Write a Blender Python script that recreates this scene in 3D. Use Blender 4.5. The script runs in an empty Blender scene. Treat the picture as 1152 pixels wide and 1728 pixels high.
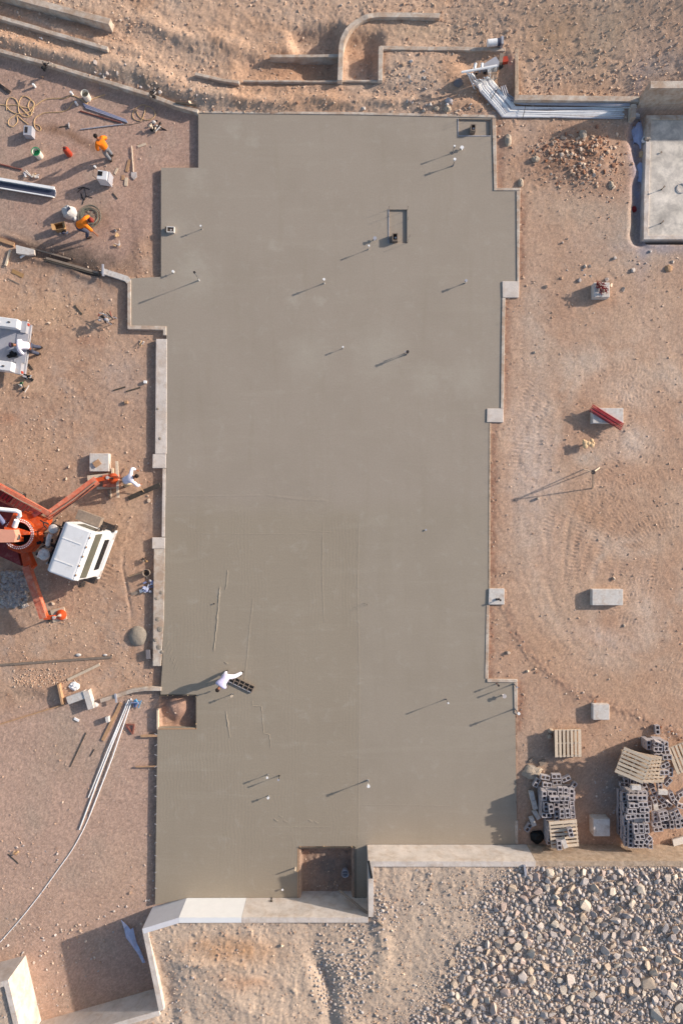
import bpy, math, random
import numpy as np
from mathutils import Vector, Matrix, noise as mnoise
from mathutils.geometry import tessellate_polygon
R = math.radians
random.seed(7)
rng = np.random.default_rng(11)
scene = bpy.context.scene
col = scene.collection

# ------------------------------------------------------------------ camera, sky, sun, exposure
H = 30.3          # drone height above the slab, metres
S = 38.0          # photograph pixels per metre at slab level
cam_d = bpy.data.cameras.new('drone_camera')
cam = bpy.data.objects.new('drone_camera', cam_d); col.objects.link(cam)
cam.location = (0, 0, H); cam.rotation_euler = (0, 0, 0)
cam_d.sensor_fit = 'VERTICAL'; cam_d.sensor_height = 36.0
cam_d.lens = 36.0 * S * H / 1728.0
cam_d.clip_start = 0.5; cam_d.clip_end = 3000
scene.camera = cam

SUN_EL, SUN_DIR = R(20.0), R(21.0)      # sun stands up and to the right in the picture
world = bpy.data.worlds.new('World'); scene.world = world; world.use_nodes = True
wn = world.node_tree.nodes; wl = world.node_tree.links
bg = wn['Background']; sky = wn.new('ShaderNodeTexSky'); sky.sky_type = 'NISHITA'
sky.sun_disc = False; sky.sun_elevation = SUN_EL; sky.sun_rotation = R(90) - SUN_DIR
sky.dust_density = 2.0; sky.air_density = 1.0; sky.ozone_density = 1.0; sky.altitude = 300
wl.new(sky.outputs[0], bg.inputs['Color']); bg.inputs['Strength'].default_value = 0.115
sun_d = bpy.data.lights.new('sun', 'SUN'); sun_d.energy = 3.7; sun_d.angle = R(0.9)
sun_d.color = (1.0, 0.90, 0.79)
sun = bpy.data.objects.new('sun', sun_d); col.objects.link(sun)
sd = Vector((math.cos(SUN_DIR) * math.cos(SUN_EL), math.sin(SUN_DIR) * math.cos(SUN_EL), math.sin(SUN_EL)))
sun.rotation_euler = sd.to_track_quat('Z', 'Y').to_euler(); sun.location = (30, 12, 20)
scene.view_settings.view_transform = 'Standard'; scene.view_settings.look = 'None'
scene.view_settings.gamma = 1.0; scene.view_settings.use_curve_mapping = False
scene.view_settings.exposure = 0.55

# ------------------------------------------------------------------ helpers
def W(px, py, z=0.0):
    """photograph pixel + real height -> place in the world"""
    k = (H - z) / H / S
    return Vector(((px - 576) * k, (864 - py) * k, z))

def srgb(r, g, b):
    f = lambda c: (c / 255 / 12.92) if c <= 10.3 else ((c / 255 + .055) / 1.055) ** 2.4
    return (f(r), f(g), f(b))

class MB:
    def __init__(s): s.v = []; s.f = []; s.c = []
    def add(s, vs, fs):
        o = len(s.v); s.v.extend([tuple(p) for p in vs]); s.f.extend([tuple(i + o for i in q) for q in fs]); return s
    def box(s, c, d, rz=0, rx=0, ry=0, taper=1.0):
        m = Matrix.Translation(Vector(c)) @ Matrix.Rotation(rz, 4, 'Z') @ Matrix.Rotation(ry, 4, 'Y') @ Matrix.Rotation(rx, 4, 'X')
        a, b, e = d[0] / 2, d[1] / 2, d[2] / 2
        P = [m @ Vector(p) for p in [(-a,-b,-e),(a,-b,-e),(a,b,-e),(-a,b,-e),(-a*taper,-b*taper,e),(a*taper,-b*taper,e),(a*taper,b*taper,e),(-a*taper,b*taper,e)]]
        return s.add(P, [(3,2,1,0),(4,5,6,7),(0,1,5,4),(1,2,6,5),(2,3,7,6),(3,0,4,7)])
    def bar(s, a, b, w, h, roll=0):
        a, b = Vector(a), Vector(b); d = b - a; L = d.length; q = d.to_track_quat('X', 'Z')
        m = Matrix.Translation((a + b) / 2) @ q.to_matrix().to_4x4() @ Matrix.Rotation(roll, 4, 'X')
        x, y, z = L / 2, w / 2, h / 2
        P = [m @ Vector(p) for p in [(-x,-y,-z),(x,-y,-z),(x,y,-z),(-x,y,-z),(-x,-y,z),(x,-y,z),(x,y,z),(-x,y,z)]]
        return s.add(P, [(3,2,1,0),(4,5,6,7),(0,1,5,4),(1,2,6,5),(2,3,7,6),(3,0,4,7)])
    def prism(s, pts, z0, z1):
        n = len(pts)
        ar = sum(pts[i][0]*pts[(i+1)%n][1]-pts[(i+1)%n][0]*pts[i][1] for i in range(n))
        if ar < 0: pts = pts[::-1]
        P = [(p[0], p[1], z0) for p in pts] + [(p[0], p[1], z1) for p in pts]
        return s.add(P, [tuple(range(n - 1, -1, -1)), tuple(range(n, 2*n))] + [(i, (i+1) % n, n + (i+1) % n, n + i) for i in range(n)])
    def tube(s, pts, r, n=8, cap=True, open_end=False):
        pts = [Vector(p) for p in pts]; m = len(pts)
        rr = r if isinstance(r, (list, tuple)) else [r] * m
        V = []; Fc = []; up = None
        for i, p in enumerate(pts):
            t = (pts[min(i+1, m-1)] - pts[max(i-1, 0)])
            if t.length < 1e-9: t = Vector((0, 0, 1))
            t.normalize()
            if up is None:
                up = Vector((0, 0, 1)) if abs(t.z) < .9 else Vector((1, 0, 0))
            a = t.cross(up)
            if a.length < 1e-4: a = t.cross(Vector((0, 1, 0)))
            a.normalize(); b = t.cross(a).normalized(); up = -b if abs(t.z) > .9 else Vector((0,0,1))
            if abs(t.z) > .9: up = b
            for k in range(n):
                w = 2 * math.pi * k / n
                V.append(p + a * (math.cos(w) * rr[i]) + b * (math.sin(w) * rr[i]))
        for i in range(m - 1):
            for k in range(n):
                Fc.append((i*n + k, i*n + (k+1) % n, (i+1)*n + (k+1) % n, (i+1)*n + k))
        if cap:
            Fc.append(tuple(range(n - 1, -1, -1)))
            if not open_end: Fc.append(tuple((m-1)*n + k for k in range(n)))
        return s.add(V, Fc)
    def lathe(s, prof, n=16, c=(0, 0, 0), cap=True):
        V = []; Fc = []; m = len(prof)
        for r, z in prof:
            for k in range(n):
                w = 2 * math.pi * k / n; V.append((c[0] + r * math.cos(w), c[1] + r * math.sin(w), c[2] + z))
        for i in range(m - 1):
            for k in range(n): Fc.append((i*n + k, i*n + (k+1) % n, (i+1)*n + (k+1) % n, (i+1)*n + k))
        if cap: Fc.append(tuple(range(n - 1, -1, -1))); Fc.append(tuple((m-1)*n + k for k in range(n)))
        else: Fc += [((m-1)*n + k, (m-1)*n + (k+1) % n, (k+1) % n, k) for k in range(n)]
        return s.add(V, Fc)
    def ball(s, c, r, n=8, m=6):
        if not isinstance(r, (list, tuple)): r = (r, r, r)
        V = []; Fc = []
        for i in range(1, m):
            t = math.pi * i / m
            for k in range(n):
                w = 2 * math.pi * k / n
                V.append((c[0] + r[0]*math.sin(t)*math.cos(w), c[1] + r[1]*math.sin(t)*math.sin(w), c[2] + r[2]*math.cos(t)))
        V.append((c[0], c[1], c[2] + r[2])); V.append((c[0], c[1], c[2] - r[2])); T_ = len(V)
        for i in range(m - 2):
            for k in range(n): Fc.append((i*n+k, (i+1)*n+k, (i+1)*n+(k+1) % n, i*n+(k+1) % n))
        for k in range(n):
            Fc.append((T_-2, k, (k+1) % n)); Fc.append((T_-1, (m-2)*n+(k+1) % n, (m-2)*n+k))
        return s.add(V, Fc)
    def wall(s, line, t, z0, z1, jit=0.0):
        """a wall along a polyline of (x,y); its body lies on the left of the line"""
        n = len(line); A = [Vector((p[0], p[1])) for p in line]; B = []
        for i in range(n):
            d1 = (A[i] - A[i-1]).normalized() if i else None
            d2 = (A[i+1] - A[i]).normalized() if i < n-1 else None
            d1 = d1 or d2; d2 = d2 or d1
            n1 = Vector((-d1.y, d1.x)); n2 = Vector((-d2.y, d2.x)); m = (n1 + n2)
            m = m / max(.35, m.length_squared) * 2
            B.append(A[i] + m * t)
        V = []
        for a, b in zip(A, B):
            j = random.uniform(-jit, jit)
            V += [(a.x, a.y, z0), (a.x, a.y, z1 + j), (b.x, b.y, z1 + j), (b.x, b.y, z0)]
        Fc = [(3, 2, 1, 0), (4*n-4, 4*n-3, 4*n-2, 4*n-1)]
        for i in range(n - 1):
            o = 4*i
            for k in range(4): Fc.append((o+k, o+(k+1) % 4, o+4+(k+1) % 4, o+4+k))
        return s.add(V, Fc)

def mesh_of(mb, name):
    me = bpy.data.meshes.new(name); me.from_pydata(mb.v, [], mb.f); me.validate(); me.update(); return me

def setp(o, label=None, cat=None, group=None, kind=None):
    if label: o['label'] = label
    if cat: o['category'] = cat
    if group: o['group'] = group
    if kind: o['kind'] = kind
    return o

def smooth(me, ang=35):
    me.polygons.foreach_set('use_smooth', [True] * len(me.polygons))
    try: me.set_sharp_from_angle(angle=R(ang))
    except Exception: pass

def thing(name, label, cat, loc, rz=0, group=None):
    o = bpy.data.objects.new(name, None); col.objects.link(o); o.empty_display_size = .2
    o.location = loc; o.rotation_euler = (0, 0, rz)
    o['W'] = 1; del o['W']
    return setp(o, label, cat, group)

def part(name, mb, m, parent, world=False, sm=False, label=None):
    if world:
        p = parent; M = Matrix.Identity(4)
        while p is not None:
            M = (Matrix.Translation(p.location) @ p.rotation_euler.to_matrix().to_4x4()) @ M; p = p.parent
        Mi = M.inverted(); mb.v = [tuple(Mi @ Vector(v)) for v in mb.v]
    me = mesh_of(mb, name); me.materials.append(m)
    if sm: smooth(me)
    o = bpy.data.objects.new(name, me); col.objects.link(o); o.parent = parent
    if label: o['label'] = label
    return o

def one(name, mb, m, label=None, cat=None, group=None, kind=None, sm=False, keep=False, bevel=0):
    """a single-mesh top-level thing given in world coordinates; origin moved to its base"""
    if keep: c = Vector((0, 0, 0))
    else:
        a = np.array(mb.v); lo, hi = a.min(0), a.max(0)
        c = Vector(((lo[0] + hi[0]) / 2, (lo[1] + hi[1]) / 2, lo[2]))
        mb.v = [(v[0] - c.x, v[1] - c.y, v[2] - c.z) for v in mb.v]
    me = mesh_of(mb, name); me.materials.append(m)
    if sm: smooth(me)
    o = bpy.data.objects.new(name, me); col.objects.link(o); o.location = c
    if bevel:
        b = o.modifiers.new('bevel', 'BEVEL'); b.width = bevel; b.segments = 1; b.limit_method = 'ANGLE'
    return setp(o, label, cat, group, kind)

def copy_thing(root, loc, rot, label, group=None):
    r = root.copy(); col.objects.link(r); r.location = loc; r.rotation_euler = rot; r['label'] = label
    if group: r['group'] = group
    for ch in list(root.children):
        c = ch.copy(); col.objects.link(c); c.parent = r
        for g in list(ch.children):
            d = g.copy(); col.objects.link(d); d.parent = c
    return r

# ------------------------------------------------------------------ materials
def newmat(name):
    m = bpy.data.materials.new(name); m.use_nodes = True
    nt = m.node_tree; return m, nt, nt.nodes, nt.links, nt.nodes['Principled BSDF']

def nd(ns, typ, **kw):
    n = ns.new(typ)
    for k, v in kw.items(): setattr(n, k, v)
    return n

def mixc(ns, ls, fac, a, b, mode='MIX'):
    m = nd(ns, 'ShaderNodeMix', data_type='RGBA', blend_type=mode)
    for sock, val in ((m.inputs[0], fac), (m.inputs[6], a), (m.inputs[7], b)):
        if hasattr(val, 'is_linked'): ls.new(val, sock)
        elif isinstance(val, (int, float)): sock.default_value = val
        else: sock.default_value = (*val[:3], 1)
    return m.outputs[2]

def ramp(ns, ls, x, lo, hi, a=0.0, b=1.0):
    m = nd(ns, 'ShaderNodeMapRange'); ls.new(x, m.inputs[0])
    m.inputs[1].default_value = lo; m.inputs[2].default_value = hi; m.inputs[3].default_value = a; m.inputs[4].default_value = b
    return m.outputs[0]

def mth(ns, ls, op, a, b=None, c=None):
    m = nd(ns, 'ShaderNodeMath', operation=op)
    for i, v in enumerate((a, b, c)):
        if v is None: continue
        if hasattr(v, 'is_linked'): ls.new(v, m.inputs[i])
        else: m.inputs[i].default_value = v
    return m.outputs[0]

def noise(ns, ls, vec, scale, detail=4, rough=.6, dist=0):
    n = nd(ns, 'ShaderNodeTexNoise'); ls.new(vec, n.inputs['Vector'])
    n.inputs['Scale'].default_value = scale; n.inputs['Detail'].default_value = detail
    n.inputs['Roughness'].default_value = rough; n.inputs['Distortion'].default_value = dist
    return n.outputs['Fac']

def mat(name, rgb, rough=.8, var=.18, scale=6, bump=.25, bscale=40, metal=0, dirt=0.0, dirtcol=(.30, .19, .125), rnd=0.0, spec=.3, coat=0, bdist=.01, tint=None):
    m, nt, ns, ls, bs = newmat(name)
    tc = nd(ns, 'ShaderNodeTexCoord'); v = tc.outputs['Object']
    n1 = noise(ns, ls, v, scale, 5, .62)
    f = ramp(ns, ls, n1, .3, .7, 1 - var, 1 + var)
    vm = nd(ns, 'ShaderNodeVectorMath', operation='SCALE')
    base = nd(ns, 'ShaderNodeRGB'); base.outputs[0].default_value = (*rgb, 1)
    src = base.outputs[0]
    oi = nd(ns, 'ShaderNodeObjectInfo')
    if tint: src = oi.outputs['Color']
    if dirt > 0:
        n2 = noise(ns, ls, v, scale * .6 + 1.3, 6, .7, .4)
        d = ramp(ns, ls, n2, .62 - dirt * .45, .72 - dirt * .2)
        src = mixc(ns, ls, mth(ns, ls, 'MULTIPLY', d, min(1, dirt + .25)), src, dirtcol)
    if rnd:
        rr = ramp(ns, ls, oi.outputs['Random'], 0, 1, 1 - rnd, 1 + rnd)
        f = mth(ns, ls, 'MULTIPLY', f, rr)
    ls.new(src, vm.inputs[0]); ls.new(f, vm.inputs['Scale'])
    ls.new(vm.outputs[0], bs.inputs['Base Color'])
    bs.inputs['Roughness'].default_value = rough; bs.inputs['Metallic'].default_value = metal
    bs.inputs['Specular IOR Level'].default_value = spec
    if coat: bs.inputs['Coat Weight'].default_value = coat
    if bump:
        bp = nd(ns, 'ShaderNodeBump'); bp.inputs['Strength'].default_value = bump; bp.inputs['Distance'].default_value = bdist
        ls.new(noise(ns, ls, v, bscale, 4, .65), bp.inputs['Height']); ls.new(bp.outputs[0], bs.inputs['Normal'])
    return m

DIRT = (.33, .215, .145)
M = {}
def defmat(k, *a, **kw): M[k] = mat(k, *a, **kw)
defmat('wall_concrete', srgb(206, 194, 180), .85, .16, 1.6, .5, 30, dirt=.55, dirtcol=srgb(172,142,118), bdist=.02)
defmat('face_concrete', srgb(212, 200, 190), .85, .16, 1.4, .6, 18, dirt=.34, dirtcol=srgb(182,160,140), bdist=.02)
defmat('rough_concrete', srgb(192, 170, 148), .95, .22, 5, 1.0, 30, dirt=.5, dirtcol=srgb(168,142,118), bdist=.03)
defmat('white_wall', (.82, .81, .80), .7, .03, 3, .15, 20)
defmat('white_wall_dull', (.70, .68, .70), .7, .05, 3, .15, 20)
defmat('pale_concrete', srgb(210, 203, 196), .8, .14, 4, .45, 40, dirt=.34, dirtcol=srgb(170,145,125))
defmat('cmu', srgb(176, 168, 168), .95, .12, 22, .6, 90, rnd=.14, dirt=.12, dirtcol=srgb(165,145,128))
defmat('cmu_dark', srgb(120, 115, 118), .95, .12, 22, .6, 90, rnd=.1)
defmat('rock', (.4,.38,.36), .95, .16, 7, .7, 40, tint=True, bdist=.02)
defmat('wood_pale', srgb(212, 192, 168), .85, .15, 14, .4, 60, rnd=.12)
defmat('wood_orange', srgb(184, 146, 112), .85, .18, 10, .4, 60, rnd=.12, dirt=.15)
defmat('wood_grey', srgb(140, 125, 112), .9, .2, 10, .5, 60, rnd=.15, dirt=.2)
defmat('wood_dark', srgb(85, 78, 70), .9, .2, 10, .5, 60, rnd=.1)
defmat('pvc_white', srgb(242, 240, 238), .45, .05, 8, .05, 30, dirt=.12, dirtcol=srgb(175,160,148))
defmat('pvc_grey', srgb(170, 170, 178), .45, .08, 8, .05, 30, dirt=.2)
defmat('pvc_blue', srgb(128, 134, 168), .4, .08, 8, .05, 30, dirt=.15)
defmat('pipe_red', srgb(140, 82, 72), .5, .1, 8, .05, 30, dirt=.3)
defmat('steel_dark', srgb(58, 55, 56), .55, .2, 12, .2, 40, metal=.3, dirt=.25)
defmat('black_rubber', srgb(42, 40, 42), .8, .2, 10, .3, 40, dirt=.2)
defmat('black_matte', srgb(32, 33, 36), .85, .25, 6, .4, 20)
defmat('steel_red', srgb(170, 36, 44), .5, .12, 9, .1, 30, dirt=.08)
defmat('red_cage', srgb(128, 28, 32), .6, .2, 9, .1, 30, dirt=.1)
defmat('chrome', srgb(206, 196, 190), .4, .2, 9, .1, 30, metal=.2, dirt=.25)
defmat('truck_white', (.76, .75, .75), .45, .05, 3, .03, 20, coat=.2, dirt=.14, dirtcol=srgb(196,186,174))
defmat('truck_orange', srgb(208, 84, 36), .55, .16, 4, .06, 20, coat=.1, dirt=.28, dirtcol=srgb(205,130,100))
defmat('truck_pink', srgb(192, 104, 80), .6, .18, 5, .1, 20, dirt=.42, dirtcol=srgb(205,150,125))
defmat('boom_paint', srgb(226, 160, 134), .6, .08, 3, .05, 20, dirt=.2, dirtcol=srgb(205,150,125))
defmat('truck_maroon', srgb(128, 52, 52), .55, .18, 4, .08, 20, dirt=.2, dirtcol=srgb(150,110,100))
defmat('glass', srgb(92, 95, 85), .12, .08, 3, 0, 20, spec=.6, dirt=.1, dirtcol=srgb(140,132,118))
defmat('bed_grey', srgb(165, 165, 172), .6, .08, 3, .1, 20, dirt=.2, dirtcol=srgb(170,150,132))
defmat('plastic_blue', srgb(92, 150, 190), .5, .15, 12, .1, 20)
defmat('plastic_green', srgb(40, 150, 95), .45, .06, 8, .02, 20)
defmat('bucket_white', srgb(225, 218, 205), .5, .06, 8, .05, 20, dirt=.1)
defmat('grey_inside', srgb(130, 124, 112), .8, .2, 8, .2, 20)
defmat('can_red', srgb(176, 66, 46), .5, .12, 12, .05, 20, dirt=.12)
defmat('rope_tan', srgb(206, 172, 128), .8, .1, 12, .1, 40)
defmat('bag_white', srgb(205, 200, 195), .75, .14, 18, .5, 26, bdist=.03)
defmat('sheet_blue', srgb(190, 196, 222), .5, .1, 10, .5, 20, bdist=.03)
defmat('tarp_black', srgb(30, 34, 36), .5, .25, 10, .8, 14, bdist=.04)
defmat('cardboard', srgb(168, 132, 92), .9, .1, 9, .2, 30)
defmat('cloth_orange', srgb(246, 128, 30), .85, .07, 14, .3, 30, bdist=.02)
defmat('cloth_white', srgb(228, 224, 236), .85, .06, 14, .3, 30, bdist=.02)
defmat('cloth_lilac', srgb(205, 198, 226), .85, .06, 14, .3, 30, bdist=.02)
defmat('cloth_grey', srgb(120, 122, 128), .9, .1, 14, .3, 30)
defmat('cloth_beige', srgb(190, 172, 142), .9, .1, 14, .3, 30)
defmat('cloth_jeans', srgb(70, 74, 92), .9, .1, 14, .3, 30)
defmat('skin', srgb(150, 100, 76), .6, .06, 20, .05, 40)
defmat('hair', srgb(36, 28, 26), .8, .2, 30, .4, 60)
defmat('cap_dark', srgb(78, 66, 92), .85, .1, 30, .2, 60)
defmat('cap_red', srgb(130, 48, 42), .85, .1, 30, .2, 60)
defmat('boot', srgb(66, 56, 48), .8, .15, 20, .2, 60)
defmat('coil_green', srgb(126, 126, 112), .7, .15, 8, .2, 60)
defmat('wet_mound', srgb(154, 142, 128), .8, .12, 8, 1.0, 30, bdist=.03)
defmat('bone_tan', srgb(218, 184, 142), .7, .08, 12, .2, 30)

def ground_material():
    m, nt, ns, ls, bs = newmat('soil')
    at = nd(ns, 'ShaderNodeAttribute', attribute_name='col')
    tc = nd(ns, 'ShaderNodeTexCoord'); v = tc.outputs['Object']
    n1 = noise(ns, ls, v, 1.1, 6, .65, .3); n2 = noise(ns, ls, v, 9, 5, .7); n3 = noise(ns, ls, v, 38, 4, .75)
    f = mth(ns, ls, 'MULTIPLY', ramp(ns, ls, n1, .3, .7, .93, 1.07), ramp(ns, ls, n2, .28, .72, .86, 1.14))
    f = mth(ns, ls, 'MULTIPLY', f, ramp(ns, ls, n3, .3, .7, .84, 1.16))
    vm = nd(ns, 'ShaderNodeVectorMath', operation='SCALE')
    vo = nd(ns, 'ShaderNodeTexVoronoi'); ls.new(v, vo.inputs['Vector']); vo.inputs['Scale'].default_value = 14
    peb = ramp(ns, ls, vo.outputs['Distance'], .10, .20, 1, 0)
    sel = ramp(ns, ls, noise(ns, ls, v, 3.1, 3, .6), .52, .62)
    pale = mixc(ns, ls, mth(ns, ls, 'MULTIPLY', mth(ns, ls, 'MULTIPLY', peb, sel), .45), at.outputs['Color'], (.52, .44, .37))
    ls.new(pale, vm.inputs[0]); ls.new(f, vm.inputs['Scale']); ls.new(vm.outputs[0], bs.inputs['Base Color'])
    bs.inputs['Roughness'].default_value = .97; bs.inputs['Specular IOR Level'].default_value = .1
    h = mth(ns, ls, 'ADD', mth(ns, ls, 'MULTIPLY', n2, 1.0), mth(ns, ls, 'MULTIPLY', n3, .8))
    h = mth(ns, ls, 'ADD', h, mth(ns, ls, 'MULTIPLY', peb, .18))
    bp = nd(ns, 'ShaderNodeBump'); bp.inputs['Strength'].default_value = .8; bp.inputs['Distance'].default_value = .022
    ls.new(h, bp.inputs['Height']); ls.new(bp.outputs[0], bs.inputs['Normal'])
    return m
M['soil'] = ground_material()

def attr_rock_material():
    m, nt, ns, ls, bs = newmat('loose_stone')
    at = nd(ns, 'ShaderNodeAttribute', attribute_name='col')
    tc = nd(ns, 'ShaderNodeTexCoord'); v = tc.outputs['Object']
    n2 = noise(ns, ls, v, 11, 5, .7)
    vm = nd(ns, 'ShaderNodeVectorMath', operation='SCALE')
    ls.new(at.outputs['Color'], vm.inputs[0]); ls.new(ramp(ns, ls, n2, .3, .7, .84, 1.16), vm.inputs['Scale'])
    ls.new(vm.outputs[0], bs.inputs['Base Color']); bs.inputs['Roughness'].default_value = .95
    bs.inputs['Specular IOR Level'].default_value = .15
    return m
M['loose_stone'] = attr_rock_material()

def slab_material():
    m, nt, ns, ls, bs = newmat('fresh_concrete')
    g = nd(ns, 'ShaderNodeNewGeometry'); v = g.outputs['Position']
    sp = nd(ns, 'ShaderNodeSeparateXYZ'); ls.new(v, sp.inputs[0]); X, Y = sp.outputs[0], sp.outputs[1]
    wob = noise(ns, ls, v, .8, 4, .6)
    Xw = mth(ns, ls, 'ADD', X, ramp(ns, ls, wob, .3, .7, -.25, .25)); Yw = mth(ns, ls, 'ADD', Y, ramp(ns, ls, wob, .3, .7, .25, -.25))
    lower = ramp(ns, ls, Yw, -.2 + .9, -.9 + .6)       # the last pour: below py ~ 840
    east = ramp(ns, ls, mth(ns, ls, 'ADD', X, ramp(ns, ls, noise(ns, ls, v, 2.5, 5, .7), .3, .7, -.10, .10)), .66, .90)
    eastw = ramp(ns, ls, Xw, .4, 1.6)
    n0 = noise(ns, ls, v, .35, 3, .55); n1 = noise(ns, ls, v, 1.6, 6, .7, .5); n2 = noise(ns, ls, v, 14, 4, .75); n3 = noise(ns, ls, v, 55, 3, .8)
    c_up = srgb(160, 147.5, 133.5); c_low = srgb(155, 142.5, 125.5); c_east = srgb(161, 149.5, 135.5)
    c = mixc(ns, ls, lower, c_up, c_low)
    c = mixc(ns, ls, mth(ns, ls, 'MULTIPLY', mth(ns, ls, 'MULTIPLY', lower, east), .55), c, c_east)
    # cloudy drying marks
    c = mixc(ns, ls, mth(ns, ls, 'MULTIPLY', ramp(ns, ls, n1, .56, .74), .5), c, srgb(172, 163, 150))
    c = mixc(ns, ls, mth(ns, ls, 'MULTIPLY', ramp(ns, ls, n0, .45, .7), .22), c, srgb(140, 128, 112))
    ms = nd(ns, 'ShaderNodeMapping'); ls.new(v, ms.inputs[0]); ms.inputs['Scale'].default_value = (1.5, .16, 1)
    c = mixc(ns, ls, mth(ns, ls, 'MULTIPLY', ramp(ns, ls, noise(ns, ls, ms.outputs[0], 1.0, 5, .7, .6), .52, .74), .30), c, srgb(146, 134, 116))
    mh = nd(ns, 'ShaderNodeMapping'); ls.new(v, mh.inputs[0]); mh.inputs['Scale'].default_value = (.14, 1.3, 1)
    c = mixc(ns, ls, mth(ns, ls, 'MULTIPLY', ramp(ns, ls, noise(ns, ls, mh.outputs[0], 1.0, 5, .7, .6), .54, .76), .28), c, srgb(174, 164, 148))
    for qx, qy, qr in [(325,440,24),(460,415,12),(495,505,14),(540,505,10),(790,640,34),(300,385,22),(395,215,16),(425,238,14),(640,590,46),(330,300,20),(720,640,30),(520,600,40),(330,470,40)]:
        w_ = W(qx, qy); dd = nd(ns, 'ShaderNodeVectorMath', operation='DISTANCE'); ls.new(v, dd.inputs[0]); dd.inputs[1].default_value = (w_.x, w_.y, 0)
        dn = mth(ns, ls, 'ADD', dd.outputs['Value'], ramp(ns, ls, noise(ns, ls, v, 2.2, 4, .7), .3, .7, -.35, .35))
        c = mixc(ns, ls, ramp(ns, ls, dn, qr/S*1.3, 0, 0, .40), c, srgb(176, 167, 153))
    f = mth(ns, ls, 'MULTIPLY', ramp(ns, ls, n2, .3, .7, .93, 1.07), ramp(ns, ls, n3, .3, .7, .90, 1.10))
    vm = nd(ns, 'ShaderNodeVectorMath', operation='SCALE'); ls.new(c, vm.inputs[0]); ls.new(f, vm.inputs['Scale'])
    ls.new(vm.outputs[0], bs.inputs['Base Color'])
    bs.inputs['Roughness'].default_value = .72; bs.inputs['Specular IOR Level'].default_value = .3
    # rake and screed marks: bands of thin ridges, up-down in some strips and across in others
    wx = nd(ns, 'ShaderNodeTexWave', wave_type='BANDS', bands_direction='X'); ls.new(v, wx.inputs['Vector'])
    wx.inputs['Scale'].default_value = 2.1; wx.inputs['Distortion'].default_value = 7; wx.inputs['Detail'].default_value = 3; wx.inputs['Detail Scale'].default_value = .5
    wy = nd(ns, 'ShaderNodeTexWave', wave_type='BANDS', bands_direction='Y'); ls.new(v, wy.inputs['Vector'])
    wy.inputs['Scale'].default_value = 1.9; wy.inputs['Distortion'].default_value = 7; wy.inputs['Detail'].default_value = 3; wy.inputs['Detail Scale'].default_value = .5
    mp = nd(ns, 'ShaderNodeMapping'); ls.new(v, mp.inputs[0]); mp.inputs['Scale'].default_value = (.55, .22, 1)
    patch = ramp(ns, ls, noise(ns, ls, mp.outputs[0], 1.0, 2, .5), .47, .56)
    west = ramp(ns, ls, X, .80, .70)
    rx = mth(ns, ls, 'MULTIPLY', mth(ns, ls, 'MULTIPLY', wx.outputs['Fac'], patch), mth(ns, ls, 'MULTIPLY', lower, west))
    ry = mth(ns, ls, 'MULTIPLY', mth(ns, ls, 'MULTIPLY', wy.outputs['Fac'], mth(ns, ls, 'SUBTRACT', 1.0, patch)), mth(ns, ls, 'MULTIPLY', mth(ns, ls, 'MULTIPLY', lower, west), .5))
    h = mth(ns, ls, 'ADD', mth(ns, ls, 'ADD', mth(ns, ls, 'MULTIPLY', rx, .17), mth(ns, ls, 'MULTIPLY', ry, .11)),
            mth(ns, ls, 'ADD', mth(ns, ls, 'MULTIPLY', n2, .30), mth(ns, ls, 'MULTIPLY', n3, .16)))
    h = mth(ns, ls, 'ADD', h, mth(ns, ls, 'MULTIPLY', n1, .7))
    bp = nd(ns, 'ShaderNodeBump'); bp.inputs['Strength'].default_value = .6; bp.inputs['Distance'].default_value = .012
    ls.new(h, bp.inputs['Height']); ls.new(bp.outputs[0], bs.inputs['Normal'])
    return m
M['slab'] = slab_material()

# ------------------------------------------------------------------ terrain (one sheet)
def axis(half, step, far, n):
    core = np.arange(-half, half + step * .5, step)
    t = np.linspace(0, 1, n + 1)[1:]; out = half + (far - half) * t ** 3.2 + step * np.arange(1, n + 1)
    return np.concatenate([-out[::-1], core, out])
gx = axis(16.4, .055, 600, 26); gy = axis(23.8, .055, 600, 26)
GX, GY = np.meshgrid(gx, gy)
PX = 576 + GX * S; PY = 864 - GY * S        # slab-level picture coordinates of every ground point

def inpoly(poly, X=None, Y=None):
    X = PX if X is None else X; Y = PY if Y is None else Y
    ins = np.zeros(X.shape, bool); n = len(poly)
    for i in range(n):
        x1, y1 = poly[i]; x2, y2 = poly[(i + 1) % n]
        if y1 == y2: continue
        c = ((y1 > Y) != (y2 > Y)) & (X < (x2 - x1) * (Y - y1) / (y2 - y1) + x1)
        ins ^= c
    return ins

def blur(A, r, it=2):
    A = A.astype(float)
    for _ in range(it):
        for ax in (0, 1):
            P_ = np.pad(A, [(r + 1, r) if a == ax else (0, 0) for a in (0, 1)], mode='edge')
            Cs = np.cumsum(P_, axis=ax)
            n = A.shape[ax]
            hi = np.take(Cs, np.arange(2*r + 1, 2*r + 1 + n), axis=ax); lo = np.take(Cs, np.arange(0, n), axis=ax)
            A = (hi - lo) / (2*r + 1)
    return A

def vnoise(X, Y, freq, seed):
    x = X * freq + 1000.5; y = Y * freq + 1000.5
    xi = np.floor(x).astype(np.int64); yi = np.floor(y).astype(np.int64); fx = x - xi; fy = y - yi
    fx = fx * fx * (3 - 2 * fx); fy = fy * fy * (3 - 2 * fy)
    def h(a, b):
        n = (a * 374761393 + b * 668265263 + seed * 1442695041) & 0xffffffff
        n = ((n ^ (n >> 13)) * 1274126177) & 0xffffffff
        n = (n ^ (n >> 16)) & 0xffff
        return n / 65535.0
    return ((h(xi, yi) * (1 - fx) + h(xi + 1, yi) * fx) * (1 - fy) + (h(xi, yi + 1) * (1 - fx) + h(xi + 1, yi + 1) * fx) * fy) * 2 - 1

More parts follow.
